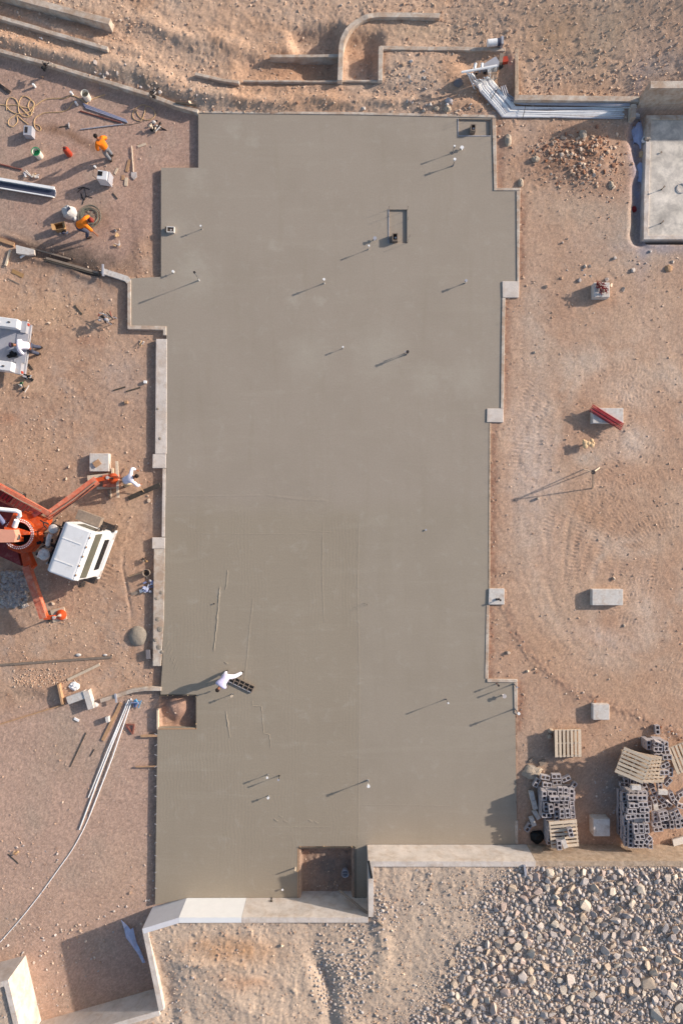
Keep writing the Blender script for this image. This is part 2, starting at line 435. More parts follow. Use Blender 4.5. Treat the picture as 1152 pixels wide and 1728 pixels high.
def fbm(X, Y, freq, seed, octv=4, gain=.5):
    a = 1; s = 0; t = 0
    for i in range(octv):
        c, q = math.cos(i * 1.1), math.sin(i * 1.1)
        s = s + a * vnoise(X * c - Y * q, X * q + Y * c, freq * 2.03 ** i, seed + 17 * i); t += a; a *= gain
    return s / t

SLAB = [(335,191),(600,194.5),(829,199),(832,319),(872,319),(872,477),(848,477),(846,690),(826,712),(824,990),(821,1148),(868,1150),
        (872,1425),(619,1425),(619,1515),(598,1515),(598,1428),(504,1428),(504,1515),(318,1515),(262,1527),(266,1228),(331,1228),(331,1172),
        (271,1172),(274,1125),(278,1000),(279,900),(281,790),(281,556),(219,553),(219,470),(272,467),(272,283),(335,283)]
FRONT = [(-500,1762),(41,1616),(68,1728),(283,1666),(256,1534),(314,1516),(619,1515.5),(619,1425.5),(1700,1425.5)]
SOUTH = FRONT + [(26000, 1425), (26000, 26000), (-26000, 26000), (-26000, 8000)]
WTOP = 1.45

mS = inpoly(SOUTH); mSe = blur(mS, 1, 2) > .97
mSlab = inpoly(SLAB); mSlabE = blur(mSlab, 1, 2) > .97
wx = PX + 14 * fbm(GX, GY, .5, 3, 3); wy = PY + 14 * fbm(GX, GY, .5, 9, 3)     # warped coordinates for natural outlines

lineA = 92 + PX * (97 / 335.0)
north = (PY < np.where(PX < 335, lineA - 4, 192 + (PX - 335) * .014)) 
left = (PX < 335) & (~north)
Lv = np.full(PX.shape, -.04)
Lv[left] = -.17
nb = blur(north, 4, 2)
Lv = Lv * (1 - nb) + nb * (.06 + np.clip((150 - PY) / 150, -1, 1.2) * .16)
# ground falls away under the top left walls
# wide ditch banks in the north
def bump(px, py, rx, ry, amp, rot=0, sharp=1.0):
    c, s_ = math.cos(R(rot)), math.sin(R(rot)); dx = wx - px; dy = wy - py
    u = (dx * c + dy * s_) / rx; v = (-dx * s_ + dy * c) / ry
    return amp * np.exp(-(u*u + v*v) ** sharp)
Lv += nb * bump(90, 95, 190, 11, .16, 17)          # bank above wall A
Lv += nb * bump(255, 128, 130, 16, .20, 17)
Lv += nb * bump(420, 165, 120, 12, .16, 2)
Lv += nb * bump(620, 168, 200, 10, .14, 0)
Lv += nb * bump(330, 70, 160, 14, .16, 16)
Lv += nb * bump(130, 60, 120, 10, .15, 17)
Lv += nb * bump(700, 110, 45, 22, .12, 0)
def setlevel(poly, z, r=2):
    global Lv
    m = blur(inpoly(poly), r, 2); Lv = Lv * (1 - m) + z * m
setlevel([(490,60),(572,48),(574,136),(470,136),(455,98),(500,95)], -.30, 3)
setlevel([(576,70),(640,60),(640,136),(576,136)], -.22, 3)
setlevel([(405,100),(500,98),(500,136),(405,136)], -.12, 4)
setlevel([(642,80),(868,80),(868,150),(760,150),(642,150)], .20, 5)
setlevel([(765,95),(850,95),(870,150),(850,175),(800,150)], -.02, 4)
setlevel([(840,172),(1085,178),(1085,200),(835,200),(800,160),(815,140)], -.02, 2)
setlevel([(1068,185),(1090,185),(1090,300),(1090,412),(1074,412),(1066,400),(1071,305),(1080,290),(1070,262),(1062,230)], -.35, 2)
# terrain behind the tall wall at top right
hi = blur(inpoly([(1062,176),(4000,176),(4000,-3000),(1062,-3000)]), 4, 2)
sx = np.clip((PX - 760) / 440, 0, 1); sy = np.clip((158 - PY) / 130, 0, 1)
tt = np.clip((PX - 1010) / 90, 0, 1); tt = tt * tt * (3 - 2 * tt); sy = sy * (1 - tt) + tt * np.maximum(sy, np.clip((PX - 1000) / 260, 0, 1) * (PY < 183.5))
Lv = Lv + 1.22 * sx * sy * (PY < 183.5)
Lv += bump(948, 268, 46, 26, .14) + bump(1005, 262, 26, 34, .12) + bump(985, 300, 30, 18, .10) + bump(1000, 240, 60, 30, .10) + bump(850, 240, 18, 40, .05)
setlevel([(1092,200),(1800,200),(1800,408),(1092,408)], -.5, 1)
# south plateau
Lv = np.where(mSe, WTOP - .07 + .05 * fbm(GX, GY, .35, 5, 3), Lv)
sb = mSe.astype(float)
Lv += sb * (bump(300,1640,22,70,-.22,-22) + bump(560,1660,14,60,-.18,-8) + bump(548,1600,12,45,-.15,-25) + bump(345,1600,40,8,.10) + bump(640,1560,16,60,.10)
            + bump(420,1660,60,20,.08,30) + bump(690,1540,60,30,.06) + bump(330,1700,12,60,.10,-20) + bump(600,1700,60,14,.10,40))
# left: small ditch and heaps
ditch = [(0,400,60),(60,418,60),(120,438,60)]
Lv += (~north) * (PX < 250) * (bump(90, 436, 110, 6, -.10, 17) + bump(120, 452, 100, 6, .12, 17) + bump(20, 405, 40, 5, .12, 10))
Lv += (PX < 262) * (bump(60,1160,70,14,.12) + bump(215,480,30,14,.05) + bump(235,420,12,40,.05) + bump(15,455,40,25,-.05))
Lv += (PX < 262) * (PY > 1000) * bump(10, 990, 70, 30, .10)
# the right: clod ridge thrown up by tracks
def seg_dist(pts):
    best = np.full(PX.shape, 1e9); along = np.zeros(PX.shape); acc = 0
    for (x1, y1), (x2, y2) in zip(pts[:-1], pts[1:]):
        dx, dy = x2 - x1, y2 - y1; L = math.hypot(dx, dy)
        t = np.clip(((PX - x1) * dx + (PY - y1) * dy) / (L * L), 0, 1)
        d = np.hypot(PX - x1 - t * dx, PY - y1 - t * dy); k = d < best
        best = np.where(k, d, best); along = np.where(k, acc + t * L, along); acc += L
    return best, along
det = np.zeros(PX.shape)
rough_n = fbm(GX, GY, 3.2, 21, 3); fine_n = fbm(GX, GY, 8.5, 33, 2)
ridge_pts = [(848,1000),(862,1050),(885,1095),(930,1140),(975,1175),(1040,1195),(1100,1225),(1170,1250)]
d, a_ = seg_dist(ridge_pts); d = d + 7 * rough_n
det += np.exp(-(d / 9) ** 2) * (.012 + .06 * np.clip(fine_n + .1, 0, 1))
RIDGE = np.exp(-(d / 9) ** 2)
def track_line(pts, amp=.026, w=4.2, per=6.2, slant=.0):
    global det
    d, a2 = seg_dist(pts)
    pr = np.exp(-(d / w) ** 4); fade = np.clip(.6 + .9 * vnoise(GX, GY, .6, 5), .08, 1)
    det += pr * fade * (-amp * .5 + amp * .85 * np.sin(2 * np.pi * a2 / per))
def track_arc(cx, cy, rad, a0, a1, **k):
    n = 18; track_line([(cx + rad * math.cos(R(a0 + (a1-a0) * i / n)), cy + rad * math.sin(R(a0 + (a1-a0) * i / n))) for i in range(n + 1)], **k)
for rad in (128, 148, 170): track_arc(1035, 745, rad, 175, 300)
for rad in (70, 92): track_arc(1035, 720, rad, 150, 260, amp=.014)
for rad in (105, 122, 150, 168, 190): track_arc(1150, 985, rad, 185, 285)
for rad in (210, 228, 258): track_arc(1180, 940, rad, 150, 230)
track_line([(1000,1062),(1152,1112)]); track_line([(1000,1080),(1152,1140)]); track_line([(1108,940),(1095,1010),(1090,1080)]); track_line([(1060,940),(1050,1090)], amp=.012)
track_line([(1040,1040),(1170,1095)], amp=.03, w=3.4); track_line([(900,600),(880,700),(872,840)], amp=.012); track_line([(930,590),(905,700)], amp=.012)
track_arc(985, 505, 62, 200, 330, amp=.03, per=5); track_line([(960,880),(950,980),(965,1090)], amp=.02, w=3)
track_line([(885,500),(880,600),(890,720)], amp=.012)
def loop(cx, cy, rx_, ry_, a0, a1, **k):
    n = 30; track_line([(cx + rx_ * math.cos(R(a0 + (a1-a0) * i / n)), cy + ry_ * math.sin(R(a0 + (a1-a0) * i / n))) for i in range(n + 1)], **k)
for e in range(5): loop(1035, 850, 118 + 17*e, 232 + 15*e, 95, 318, amp=.012 + .003 * (e % 2), w=4.4)
for e in range(3): loop(1090, 830, 60 + 18*e, 150 + 16*e, 100, 330, amp=.013, w=4.2)
for e in range(3): loop(1170, 1000, 90 + 20*e, 120 + 18*e, 130, 300, amp=.014, w=4.2)
PALE = np.zeros(PX.shape)
for cx, cy, rx_, ry_, wd_ in [(1035,850,150,262,.10),(1060,760,120,170,.09),(1100,1010,110,110,.08)]:
    qd = np.abs(np.hypot((wx - cx) / rx_, (wy - cy) / ry_) - 1); PALE = np.maximum(PALE, np.exp(-(qd / wd_) ** 2) * (PX > 855) * (PY > 420) * (PY < 1200))
for (cx, cy, rad, a0, a1) in [(1010,905,70,190,300),(1010,905,92,180,290),(1060,560,90,20,150),(1060,560,112,30,140),(1085,1060,60,180,330),(1085,1060,80,170,340),(930,760,60,100,260),(1120,700,60,90,250),(1120,700,82,100,240)]: track_arc(cx, cy, rad, a0, a1, amp=.022)
for q in range(7): track_line([(870 + q*11, 560 + q*6),(862 + q*9, 960)], amp=.006, w=3, per=7)
for q in range(5): track_line([(985 + q*24,1115 + q*7),(1152,1160 + q*14)], amp=.008, w=5)
# the left: hose grooves in the dirt and truck tracks
track_line([(215,840),(220,870),(208,910),(205,960),(214,1000),(219,1040),(216,1068)], amp=.05, w=2.2, per=200)
track_line([(205,850),(212,880),(200,920)], amp=.03, w=2, per=200)
track_line([(0,690),(60,690),(130,685),(185,710),(215,745)], amp=.025, w=2.5, per=90)
track_line([(0,712),(70,700),(140,696)], amp=.02, w=2, per=60)
track_line([(170,985),(185,950)], amp=.03, w=7, per=7)
for k in range(4): track_line([(170 + k*9, 900 + k*4),(160 + k*10, 1020)], amp=.008, w=4, per=7)
for k in range(3): track_line([(420 + k*42,1560 + 9*k),(360 + k*60,1728)], amp=.02, w=4, per=8)

# zones
gravelTL = blur(inpoly([(-900,-170),(0,90),(335,188),(335,283),(272,283),(272,380),(240,400),(205,440),(170,450),(60,420),(0,396),(-900,150)]), 3)
gravelBL = blur(inpoly([(-900,1400),(0,1205),(110,1180),(160,1172),(262,1172),(264,1530),(283,1666),(68,1728),(41,1616),(-900,1850)]), 6)
grav = np.clip(gravelTL + gravelBL, 0, 1)
rightz = blur((PX > 850) & (PY > 330) & (PY < 1425), 10)
amp = 1 - .72 * grav - .35 * rightz * (1 - RIDGE)
northz = nb * (1 - grav)
amp = amp + .45 * northz + .9 * sb
rub = bump(965, 275, 75, 48, 1.3, 0, 2) ; rub += bump(1120,1400,60,45,.6); amp += 1.5 * np.clip(rub, 0, 1)
amp = amp * (1 - .45 * blur((PX > 885) & (PY < 150), 8))
track_line([(905,60),(940,80),(985,88),(1030,110),(1090,118)], amp=.03, w=3, per=80); track_line([(920,25),(960,22),(1010,34),(1060,30)], amp=.03, w=3, per=70); track_line([(1060,5),(1100,20),(1152,26)], amp=.03, w=3, per=90)
track_line([(930,110),(970,100),(1010,120),(1060,140)], amp=.025, w=3, per=60); track_line([(900,20),(898,70),(905,120)], amp=.02, w=4, per=60); track_line([(1000,45),(1030,60),(1050,90),(1045,120)], amp=.02, w=3, per=60)
track_line([(330,8),(420,22),(520,14),(620,10)], amp=.03, w=4, per=120); track_line([(230,30),(330,60),(430,66)], amp=.025, w=4, per=110)
slope = blur(rough_n, 2, 1)
clod = np.clip(fbm(GX, GY, 6.4, 77, 2) - .30, 0, 1) ** 1.2 * np.clip(.4 + vnoise(GX, GY, .55, 91), 0, 1.3)
rut = fbm(GX * .35 + GY * .1, GY * 1.0, 2.6, 51, 3)
det += amp * (.016 * fbm(GX, GY, .8, 41, 3) + .010 * rough_n + .012 * fine_n + .075 * clod * (1 - .6 * rightz)) + (nb + sb) * .012 * rough_n
grain = rng.normal(0, 1, PX.shape)
det += grain * (.0048 * amp * (1 - grav) + .0052 * grav) + .001 * rightz * grain
det += .009 * rightz * fbm(GX * 1.2 + GY * .7, GY * .35 - GX * .2, 3.2, 52, 3)
det += grav * (.004 * fine_n + .008 * fbm(GX, GY, .6, 61, 3))
det *= (1 - .28 * (1 - nb)) 
Z = Lv + det
far = np.clip((np.maximum(np.abs(GX) - 17, np.abs(GY) - 25)) / 120, 0, 1)
Z = Z * (1 - far) + far * (fbm(GX, GY, .012, 8, 4) * 6)
Z = np.where(mSlab, np.minimum(Z, -.06), Z); Z = np.where(mSlabE, -.62, Z)
pit = inpoly([(508,1432),(594,1432),(594,1516),(508,1516)]); Z = np.where(pit, -.56 + .03 * rough_n + .06 * np.clip(fine_n, 0, 1) + .05 * np.exp(-((PX-540)/30)**2 - ((PY-1445)/14)**2), Z)
Z = np.where(inpoly([(269,1172),(331,1172),(331,1228),(269,1228)]), -.30 + .22 * np.exp(-(((wx - 296) / 17) ** 2 + ((wy - 1200) / 18) ** 2) ** 2) + .03 * rough_n + .05 * clod, Z)
Z = np.where(inpoly([(222,470),(272,470),(272,556),(222,556)]) & ~mSlab, Z, Z)

def gz(x, y):
    i = min(max(int(np.searchsorted(gy, y)), 1), len(gy) - 1); j = min(max(int(np.searchsorted(gx, x)), 1), len(gx) - 1)
    fx = (x - gx[j-1]) / (gx[j] - gx[j-1]); fy = (y - gy[i-1]) / (gy[i] - gy[i-1]); fx = min(max(fx, 0), 1); fy = min(max(fy, 0), 1)
    return float((Z[i-1, j-1] * (1-fx) + Z[i-1, j] * fx) * (1-fy) + (Z[i, j-1] * (1-fx) + Z[i, j] * fx) * fy)

def G(px, py, dz=0.0, slab=False):
    """ground point seen at a picture place"""
    z = 0.0
    for _ in range(3):
        p = W(px, py, z); z = 0.0 if slab else gz(p.x, p.y)
    p = W(px, py, z); p.z = z + dz; return p

# ground colours, with shade darkened into the lower pit floor
C = np.zeros(PX.shape + (3,)); C[:] = srgb(186, 151, 126)
def tone(mask, rgb):
    global C
    C = C * (1 - mask[..., None]) + np.array(srgb(*rgb)) * mask[..., None]
patch = np.clip(.5 + .9 * fbm(GX, GY, .45, 71, 4), 0, 1)
tone(patch * .35, (174, 142, 120))
tone(np.clip(fbm(GX, GY, .8, 73, 4) * 2.0, 0, 1) * .6, (204, 170, 142)); tone(np.clip(fbm(GX, GY, 1.3, 74, 4) * 2.2 - .15, 0, 1) * .5, (176, 156, 142)); tone(np.clip(fbm(GX, GY, 2.2, 76, 3) * 2.2 - .2, 0, 1) * .45, (160, 122, 98))
tone(gravelTL, (176, 145, 129)); tone(gravelBL, (186, 155, 137))
tone(grav * np.clip(fbm(GX, GY, .7, 75, 4) * 1.5 + .1, 0, 1) * .6, (168, 150, 134))
tone(nb * (1 - gravelTL) * .8, (204, 172, 146)); tone(nb * np.clip(fbm(GX, GY, .5, 80, 4) * 2.4, 0, 1) * .55, (192, 148, 114)); 
tone(nb * np.clip(fbm(GX, GY, .6, 79, 4) * 2, 0, 1) * .6, (188, 168, 150))
tone(rightz * .6, (186, 152, 128)); tone(rightz * np.clip(fbm(GX, GY, .38, 83, 4) * 2.2, 0, 1) * .5, (196, 168, 144)); tone(rightz * np.clip(fbm(GX, GY, .9, 84, 4) * 2 - .1, 0, 1) * .5, (176, 136, 110))
tone(sb * .9, (208, 186, 164)); tone(sb * (PX > 690) * (PY > 1440) * .6, (182, 166, 150)); tone(sb * np.clip(fbm(GX, GY, .5, 85, 4) * 2.4, 0, 1) * .7, (186, 166, 148))
def strip(pts, w, rgb, st):
    d, a2 = seg_dist(pts); tone(np.clip(np.exp(-((d + 4 * rough_n) / w) ** 2) * st * (1 + .8 * fine_n), 0, 1), rgb)
for pts_ in ([(880,330),(880,470)],[(833,716),(830,985)],[(829,1025),(827,1140)],[(855,506),(853,685)],[(842,205),(842,312)],[(877,1155),(877,1230)]): strip(pts_, 7, (150,108,86), .75)
for pts_ in ([(212,475),(212,560)],[(255,570),(250,900),(250,1125)],[(258,1240),(256,1520)],[(262,290),(262,460)]): strip(pts_, 6, (150,120,102), .5)
tone(PALE * np.clip(.45 + rough_n * .5 + fbm(GX, GY, .7, 88, 3), 0, 1) * .65, (204, 184, 166))
def blot(px, py, rx, ry, rgb, st=.7, rot=0, sharp=1.0):
    tone(np.clip(bump(px, py, rx, ry, st, rot, sharp) * (1 + .5 * rough_n), 0, 1), rgb)
for b in [(1090,400,80,50,(180,168,156),.85),(1000,350,90,30,(182,164,146),.5),(905,560,28,120,(188,170,154),.6),(900,790,40,130,(202,182,168),.75,-8),
          (1060,740,26,22,(210,194,180),.7),(1075,745,45,28,(204,182,164),.5),(1010,1075,60,14,(206,184,168),.7,12),(1085,1030,26,45,(204,182,164),.7),(1100,560,60,45,(196,170,150),.5),
          (975,600,40,22,(190,172,156),.6),(1060,660,50,30,(208,186,168),.55),(1000,770,26,14,(196,182,168),.6),(945,268,70,40,(164,124,98),.85),(990,250,40,26,(186,138,104),.7),
          (1030,320,40,28,(168,128,104),.5),(930,1090,60,60,(190,152,122),.5),(1060,1150,60,40,(182,146,118),.5),(1030,1340,38,40,(150,142,136),.8),(905,1290,34,40,(150,136,122),.7),
          (1100,1450,60,20,(176,160,146),.5),(90,195,60,20,(128,96,76),0,0),(140,238,34,9,(118,84,62),.8,25),(98,222,34,8,(130,96,74),.7,12),(160,378,30,24,(140,100,76),.45),
          (205,640,40,60,(176,156,144),.6),(90,520,60,30,(196,160,128),.5),(150,700,60,24,(170,140,120),.45),(60,760,50,30,(196,160,130),.45),(190,900,30,60,(196,160,130),.5),(120,1060,60,24,(198,164,136),.5),(60,1290,50,70,(196,164,146),.4),(200,1480,50,60,(198,166,142),.5),(120,1540,60,40,(190,158,136),.4),(990,870,60,40,(176,138,110),.5),(1090,880,60,30,(172,136,110),.45),(880,870,14,90,(176,156,142),.5),(1120,1110,50,20,(176,140,114),.4),(150,436,64,20,(70,60,56),.98,14),(105,440,60,14,(70,60,56),.9,14),(60,412,60,10,(96,80,70),.8,15),(230,420,14,40,(150,116,96),.5),(225,330,12,30,(158,122,100),.4),  # dark bands follow the ditch edge
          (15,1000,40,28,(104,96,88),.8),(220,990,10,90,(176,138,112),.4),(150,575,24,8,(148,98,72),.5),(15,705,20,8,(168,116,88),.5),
          (400,1572,70,22,(206,158,116),.85),(420,1622,46,12,(208,160,124),.6),(215,1720,30,16,(206,150,96),.9),(650,1600,60,60,(206,184,160),.4),(480,1690,100,30,(200,176,154),.4),
          (830,260,16,60,(176,142,122),.4),(560,160,120,14,(190,152,124),.5),(480,112,70,16,(178,132,100),.6),(620,100,26,16,(196,142,104),.6),(720,60,80,20,(192,166,138),.5),(930,70,70,50,(196,158,124),.7),
          (1120,30,60,50,(190,160,134),.4),(1010,60,40,60,(186,166,142),.5),(1110,130,40,20,(168,160,156),.5),(60,70,70,12,(200,150,112),.6,17),(170,60,50,10,(190,140,106),.5,17),(250,150,60,10,(120,108,92),.5,17),(60,1160,40,14,(176,142,118),.5),
          (550,1480,60,45,(118,108,102),.97),(300,1200,36,30,(150,100,78),.7),(296,1200,22,16,(186,150,130),.7),(100,1270,60,50,(158,140,122),.4),(1078,300,12,120,(150,148,166),.9),(950,188,130,8,(168,164,168),.6),(1110,415,50,8,(140,140,156),.7)]:  # first entry puts the lower pit's shade into the soil colour
    blot(*b)
RR = rng.random(PX.shape)
tone(RIDGE * .75 * np.clip(.7 + rough_n, 0, 1), (150, 116, 98))
C = (C * (1 - .18) + .18 * np.array(srgb(172, 152, 136))) * np.array([1.05, 1.035, 1.03])
C *= (1 + .26 * (RR[..., None] - .5) * (1 + .3 * grav[..., None]))
# soil blown against and spilled over edges
nv = GX.size; co = np.empty((nv, 3), np.float32); co[:, 0] = GX.ravel(); co[:, 1] = GY.ravel(); co[:, 2] = Z.ravel()
ny, nx = GX.shape; idx = np.arange(nv).reshape(ny, nx)
q = np.stack([idx[:-1, :-1], idx[:-1, 1:], idx[1:, 1:], idx[1:, :-1]], -1).reshape(-1, 4)
# nothing of the sheet is kept under the slab where a pit cuts through it
def big_mesh(name, co, faces, colr=None, smooth_=True):
    me = bpy.data.meshes.new(name); k = faces.shape[1]
    me.vertices.add(len(co)); me.vertices.foreach_set('co', np.ascontiguousarray(co, np.float32).ravel())
    me.loops.add(faces.size); me.loops.foreach_set('vertex_index', faces.astype(np.int32).ravel())
    me.polygons.add(len(faces)); me.polygons.foreach_set('loop_start', np.arange(0, faces.size, k, dtype=np.int32))
    me.polygons.foreach_set('loop_total', np.full(len(faces), k, np.int32))
    me.polygons.foreach_set('use_smooth', np.full(len(faces), smooth_, bool))
    me.update(calc_edges=True)
    if colr is not None:
        at = me.attributes.new('col', 'FLOAT_COLOR', 'POINT'); a = np.ones((len(co), 4), np.float32); a[:, :3] = colr
        at.data.foreach_set('color', a.ravel())
    return me
me = big_mesh('ground', co, q, C.reshape(-1, 3)); me.materials.append(M['soil'])
ground = bpy.data.objects.new('ground', me); col.objects.link(ground); ground['kind'] = 'structure'

# ------------------------------------------------------------------ the slab
rec = [[(655.5,353.5),(686.5,353.5),(686.5,410.5),(655.5,410.5)], [(773,200.6),(827,201.4),(827.5,229),(773,229)]]
def slab_mesh(name, outer, holes, ztop, zbot, depths):
    mb = MB(); P2 = lambda p, z: (W(p[0], p[1], 0).x, W(p[0], p[1], 0).y, z)
    loops = [[Vector(P2(p, 0)) for p in outer]] + [[Vector(P2(p, 0)) for p in h] for h in holes]
    flat = [v for l in loops for v in l]; tri = tessellate_polygon(loops)
    def up(t):
        a, b, c = flat[t[0]], flat[t[1]], flat[t[2]]
        return t if (b - a).cross(c - a).z > 0 else (t[0], t[2], t[1])
    mb.add([(v.x, v.y, ztop) for v in flat], [up(t) for t in tri])
    n = len(outer); pts = [P2(p, 0) for p in outer]
    mb.add([(p[0], p[1], ztop) for p in pts] + [(p[0], p[1], zbot) for p in pts], [(i, (i+1) % n, n + (i+1) % n, n + i) for i in range(n)])
    for h, d in zip(holes, depths):
        k = len(h); pts = [P2(p, 0) for p in h]
        mb.add([(p[0], p[1], ztop) for p in pts] + [(p[0], p[1], ztop - d) for p in pts], [((i+1) % k, i, k + i, k + (i+1) % k) for i in range(k)] + [tuple(range(2*k - 1, k - 1, -1))])
    return mb
sl = one('concrete_slab', slab_mesh('s', SLAB, rec, 0, -.6, [.075, .075]), M['slab'], kind='structure', keep=True)
# ridges and footprints raked up in the wet concrete
def ridge(pts, w, h, name='ridge'):
    P3 = []
    for (x1, y1), (x2, y2) in zip(pts[:-1], pts[1:]):
        n = max(2, int(math.hypot(x2-x1, y2-y1) / 4))
        for i in range(n): P3.append((x1 + (x2-x1) * i / n + random.uniform(-.5, .5), y1 + (y2-y1) * i / n + random.uniform(-.5, .5)))
    P3.append(pts[-1]); mb = MB(); V = []; n = len(P3)
    for i, p in enumerate(P3):
        a = P3[max(i-1, 0)]; b = P3[min(i+1, n-1)]; t = Vector((b[0]-a[0], -(b[1]-a[1]))).normalized(); nn = Vector((-t.y, t.x))
        c = W(*p); e = w * random.uniform(.7, 1.2); hh = h * random.uniform(.5, 1.1) * (0 if i in (0, n-1) else 1)
        V += [(c.x - nn.x*e, c.y - nn.y*e, .0005), (c.x, c.y, .001 + hh), (c.x + nn.x*e, c.y + nn.y*e, .0005)]
    Fc = []
    for i in range(n-1): o = 3*i; Fc += [(o+1, o, o+3, o+4), (o+2, o+1, o+4, o+5)]
    mb.add(V, Fc); part(name, mb, M['slab'], sl, sm=True)
ridge([(384,962),(383,985),(380,996)], .045, .022); ridge([(371,990),(366,1050),(361,1100)], .05, .024)
ridge([(381,1200),(388,1245)], .05, .018); ridge([(426,1178),(427,1191),(441,1192),(445,1237),(455,1240),(456,1262)], .02, .012)
ridge([(605,880),(603,1000),(606,1130),(604,1420)], .035, .006); ridge([(545,880),(543,960),(547,1050)], .035, .008)
ridge([(427,1010),(421,1060),(418,1100),(412,1150)], .05, .010); ridge([(450,836),(500,842),(555,845)], .07, .008)
ridge([(505,895),(560,898)], .03, .006); ridge([(275,838),(440,836)], .05, .006); ridge([(320,900),(545,902)], .03, .005)
for p in [(520,1383),(530,1386),(462,1382),(470,1376),(478,1384),(378,1117)]: ridge([p, (p[0] + 7, p[1] + 4)], .05, .022, 'ridge')
ridge([(460,1396),(560,1396)], .03, .006); ridge([(608,1358),(760,1360)], .03, .005)
for k in range(7): ridge([(285 + 3*k, 1080 + 7*k),(278 + 3*k, 1096 + 7*k)], .02, .010)

# kerb-like stem walls round the slab, ledges, pads
def px_prism(pts, z0, z1, zref=0.0):
    mb = MB(); mb.prism([W(p[0], p[1], zref)[:2] for p in pts], z0, z1); return mb
CURB = 'stem walls along the slab edge'
def curb(pts, z1, label, m='wall_concrete', name='stem_wall'):
    return one(name, px_prism(pts, -.7, z1), M[m], label, 'low wall', CURB, bevel=.012)
curb([(333,187),(345,187.5),(600,189.5),(836,194.5),(836,199.5),(828,199.2),(600,194),(335,191.5)], .03, 'long pale stem wall along the top edge of the slab')
curb([(829.5,200),(836,200),(838,318),(832.5,318)], .03, 'narrow stem wall down the upper right slab edge below the conduits')
curb([(832.5,317.5),(877,317.5),(877,322),(832.5,322)], .032, 'short stem wall stepping right beside the rubble heap')
curb([(870.5,322.5),(877,322.5),(875,476),(871.5,476)], .03, 'stem wall on the far right slab edge below the first step')
curb([(846.5,475),(875,475),(874.5,502.5),(847,502.5)], .04, 'square pale concrete pad at the second right step', 'face_concrete', 'concrete_pad')
curb([(846.5,503),(852,503),(851,560),(849,689),(844,689),(845.5,560)], .03, 'long stem wall on the right edge between two pads')
curb([(821,689.5),(848.5,689.5),(848.5,713),(820.5,712.5)], .04, 'square pale concrete pad where the right edge steps in', 'face_concrete', 'concrete_pad')
curb([(824.5,713.5),(827.5,713.5),(826.5,992.5),(823,992.5)], .012, 'thin form edge on the right below the middle pad', 'rough_concrete')
curb([(824,993),(850,993),(850,1020),(823,1020)], .06, 'small concrete pad with a short post at the right edge', 'pale_concrete', 'concrete_pad')
curb([(820,1020.5),(825,1020.5),(823.5,1145),(817.5,1145)], .02, 'thin stem wall on the right edge above the lowest step')
curb([(821,1145.5),(872,1146),(872,1151.5),(821,1151)], .04, 'pinkish stem wall stepping right near two leaning pipes', 'wall_concrete')
curb([(866,1152),(872.5,1152),(872.5,1206),(867,1203)], .03, 'short stem wall at the lower right corner of the slab')
curb([(868,1385),(873.5,1385),(873.5,1424),(869,1424)], .02, 'short pale stem wall beside the black tarp')
curb([(215.5,472),(221.5,472),(221.5,549.5),(281,550.5),(281,566),(275.5,566),(275.5,557),(215.5,555.5)], .03, 'pale L-shaped stem wall round the left bulge of the slab')
curb([(263.5,572),(282,572),(281.5,766),(262,766)], .012, 'long light ledge on the left slab edge, upper one', 'face_concrete', 'concrete_ledge')
curb([(258,766.5),(280.5,766.5),(280.5,790),(257.5,790)], .014, 'wide light block at the foot of the upper left ledge', 'face_concrete', 'concrete_ledge')
curb([(274.5,790.5),(280,790.5),(278.5,906),(273,906)], .012, 'narrow strip of ledge beside the crouching worker in white', 'face_concrete', 'concrete_ledge')
curb([(257,907),(279,907),(278.5,926),(257,926)], .014, 'wide light block at the head of the lower left ledge', 'face_concrete', 'concrete_ledge')
curb([(260,926.5),(278.5,926.5),(277,1040),(272,1124),(258,1124)], .012, 'long light ledge on the left slab edge, splashed with mortar', 'wall_concrete', 'concrete_ledge')

# retaining wall that holds the high ground at the bottom
def face_wall(name, pts, t, z1, m, label=None, parent=None, z0=-.7):
    line = [W(p[0], p[1], 0)[:2] for p in pts]
    mb = MB().wall(line, t, z0, z1)
    return mb
def wpart(pts, m, root, t=.22, z1=WTOP, name='panel'):
    return part(name, face_wall(name, pts, t, z1, m), M[m], root, world=True)
rw = thing('retaining_wall', 'tall retaining wall along the bottom edge of the slab, partly painted white', 'wall', W(440,1516,0))
wpart([(619,1515.5),(500,1515.5),(416,1515.5)], 'face_concrete', rw)
wpart([(415.6,1515.5),(315,1515.7)], 'white_wall', rw, z1=WTOP + .003)
wpart([(314.6,1515.9),(256.3,1533.7)], 'white_wall_dull', rw)
wpart([(256,1534.5),(283,1666)], 'face_concrete', rw, z1=WTOP - .002)
wpart([(282.4,1666.4),(68,1727.7)], 'face_concrete', rw, z1=WTOP - .05)
rw2 = thing('retaining_wall', 'tall pale retaining wall between the slab and the rock field', 'wall', W(750,1427,0))
wpart([(888,1425.5),(625,1425.5)], 'face_concrete', rw2); wpart([(1500,1425.5),(888.5,1425.5)], 'rough_concrete', rw2, z1=WTOP - .03)
wpart([(619.2,1425.6),(619.2,1514.6)], 'face_concrete', rw2, z1=WTOP - .003)
rw3 = thing('retaining_wall', 'pale concrete wall corner in the lower left corner of the picture', 'wall', W(41,1618,0))
wpart([(67.4,1727),(41,1616)], 'face_concrete', rw3); wpart([(40.6,1616),(-300,1708)], 'face_concrete', rw3, z1=WTOP - .003)

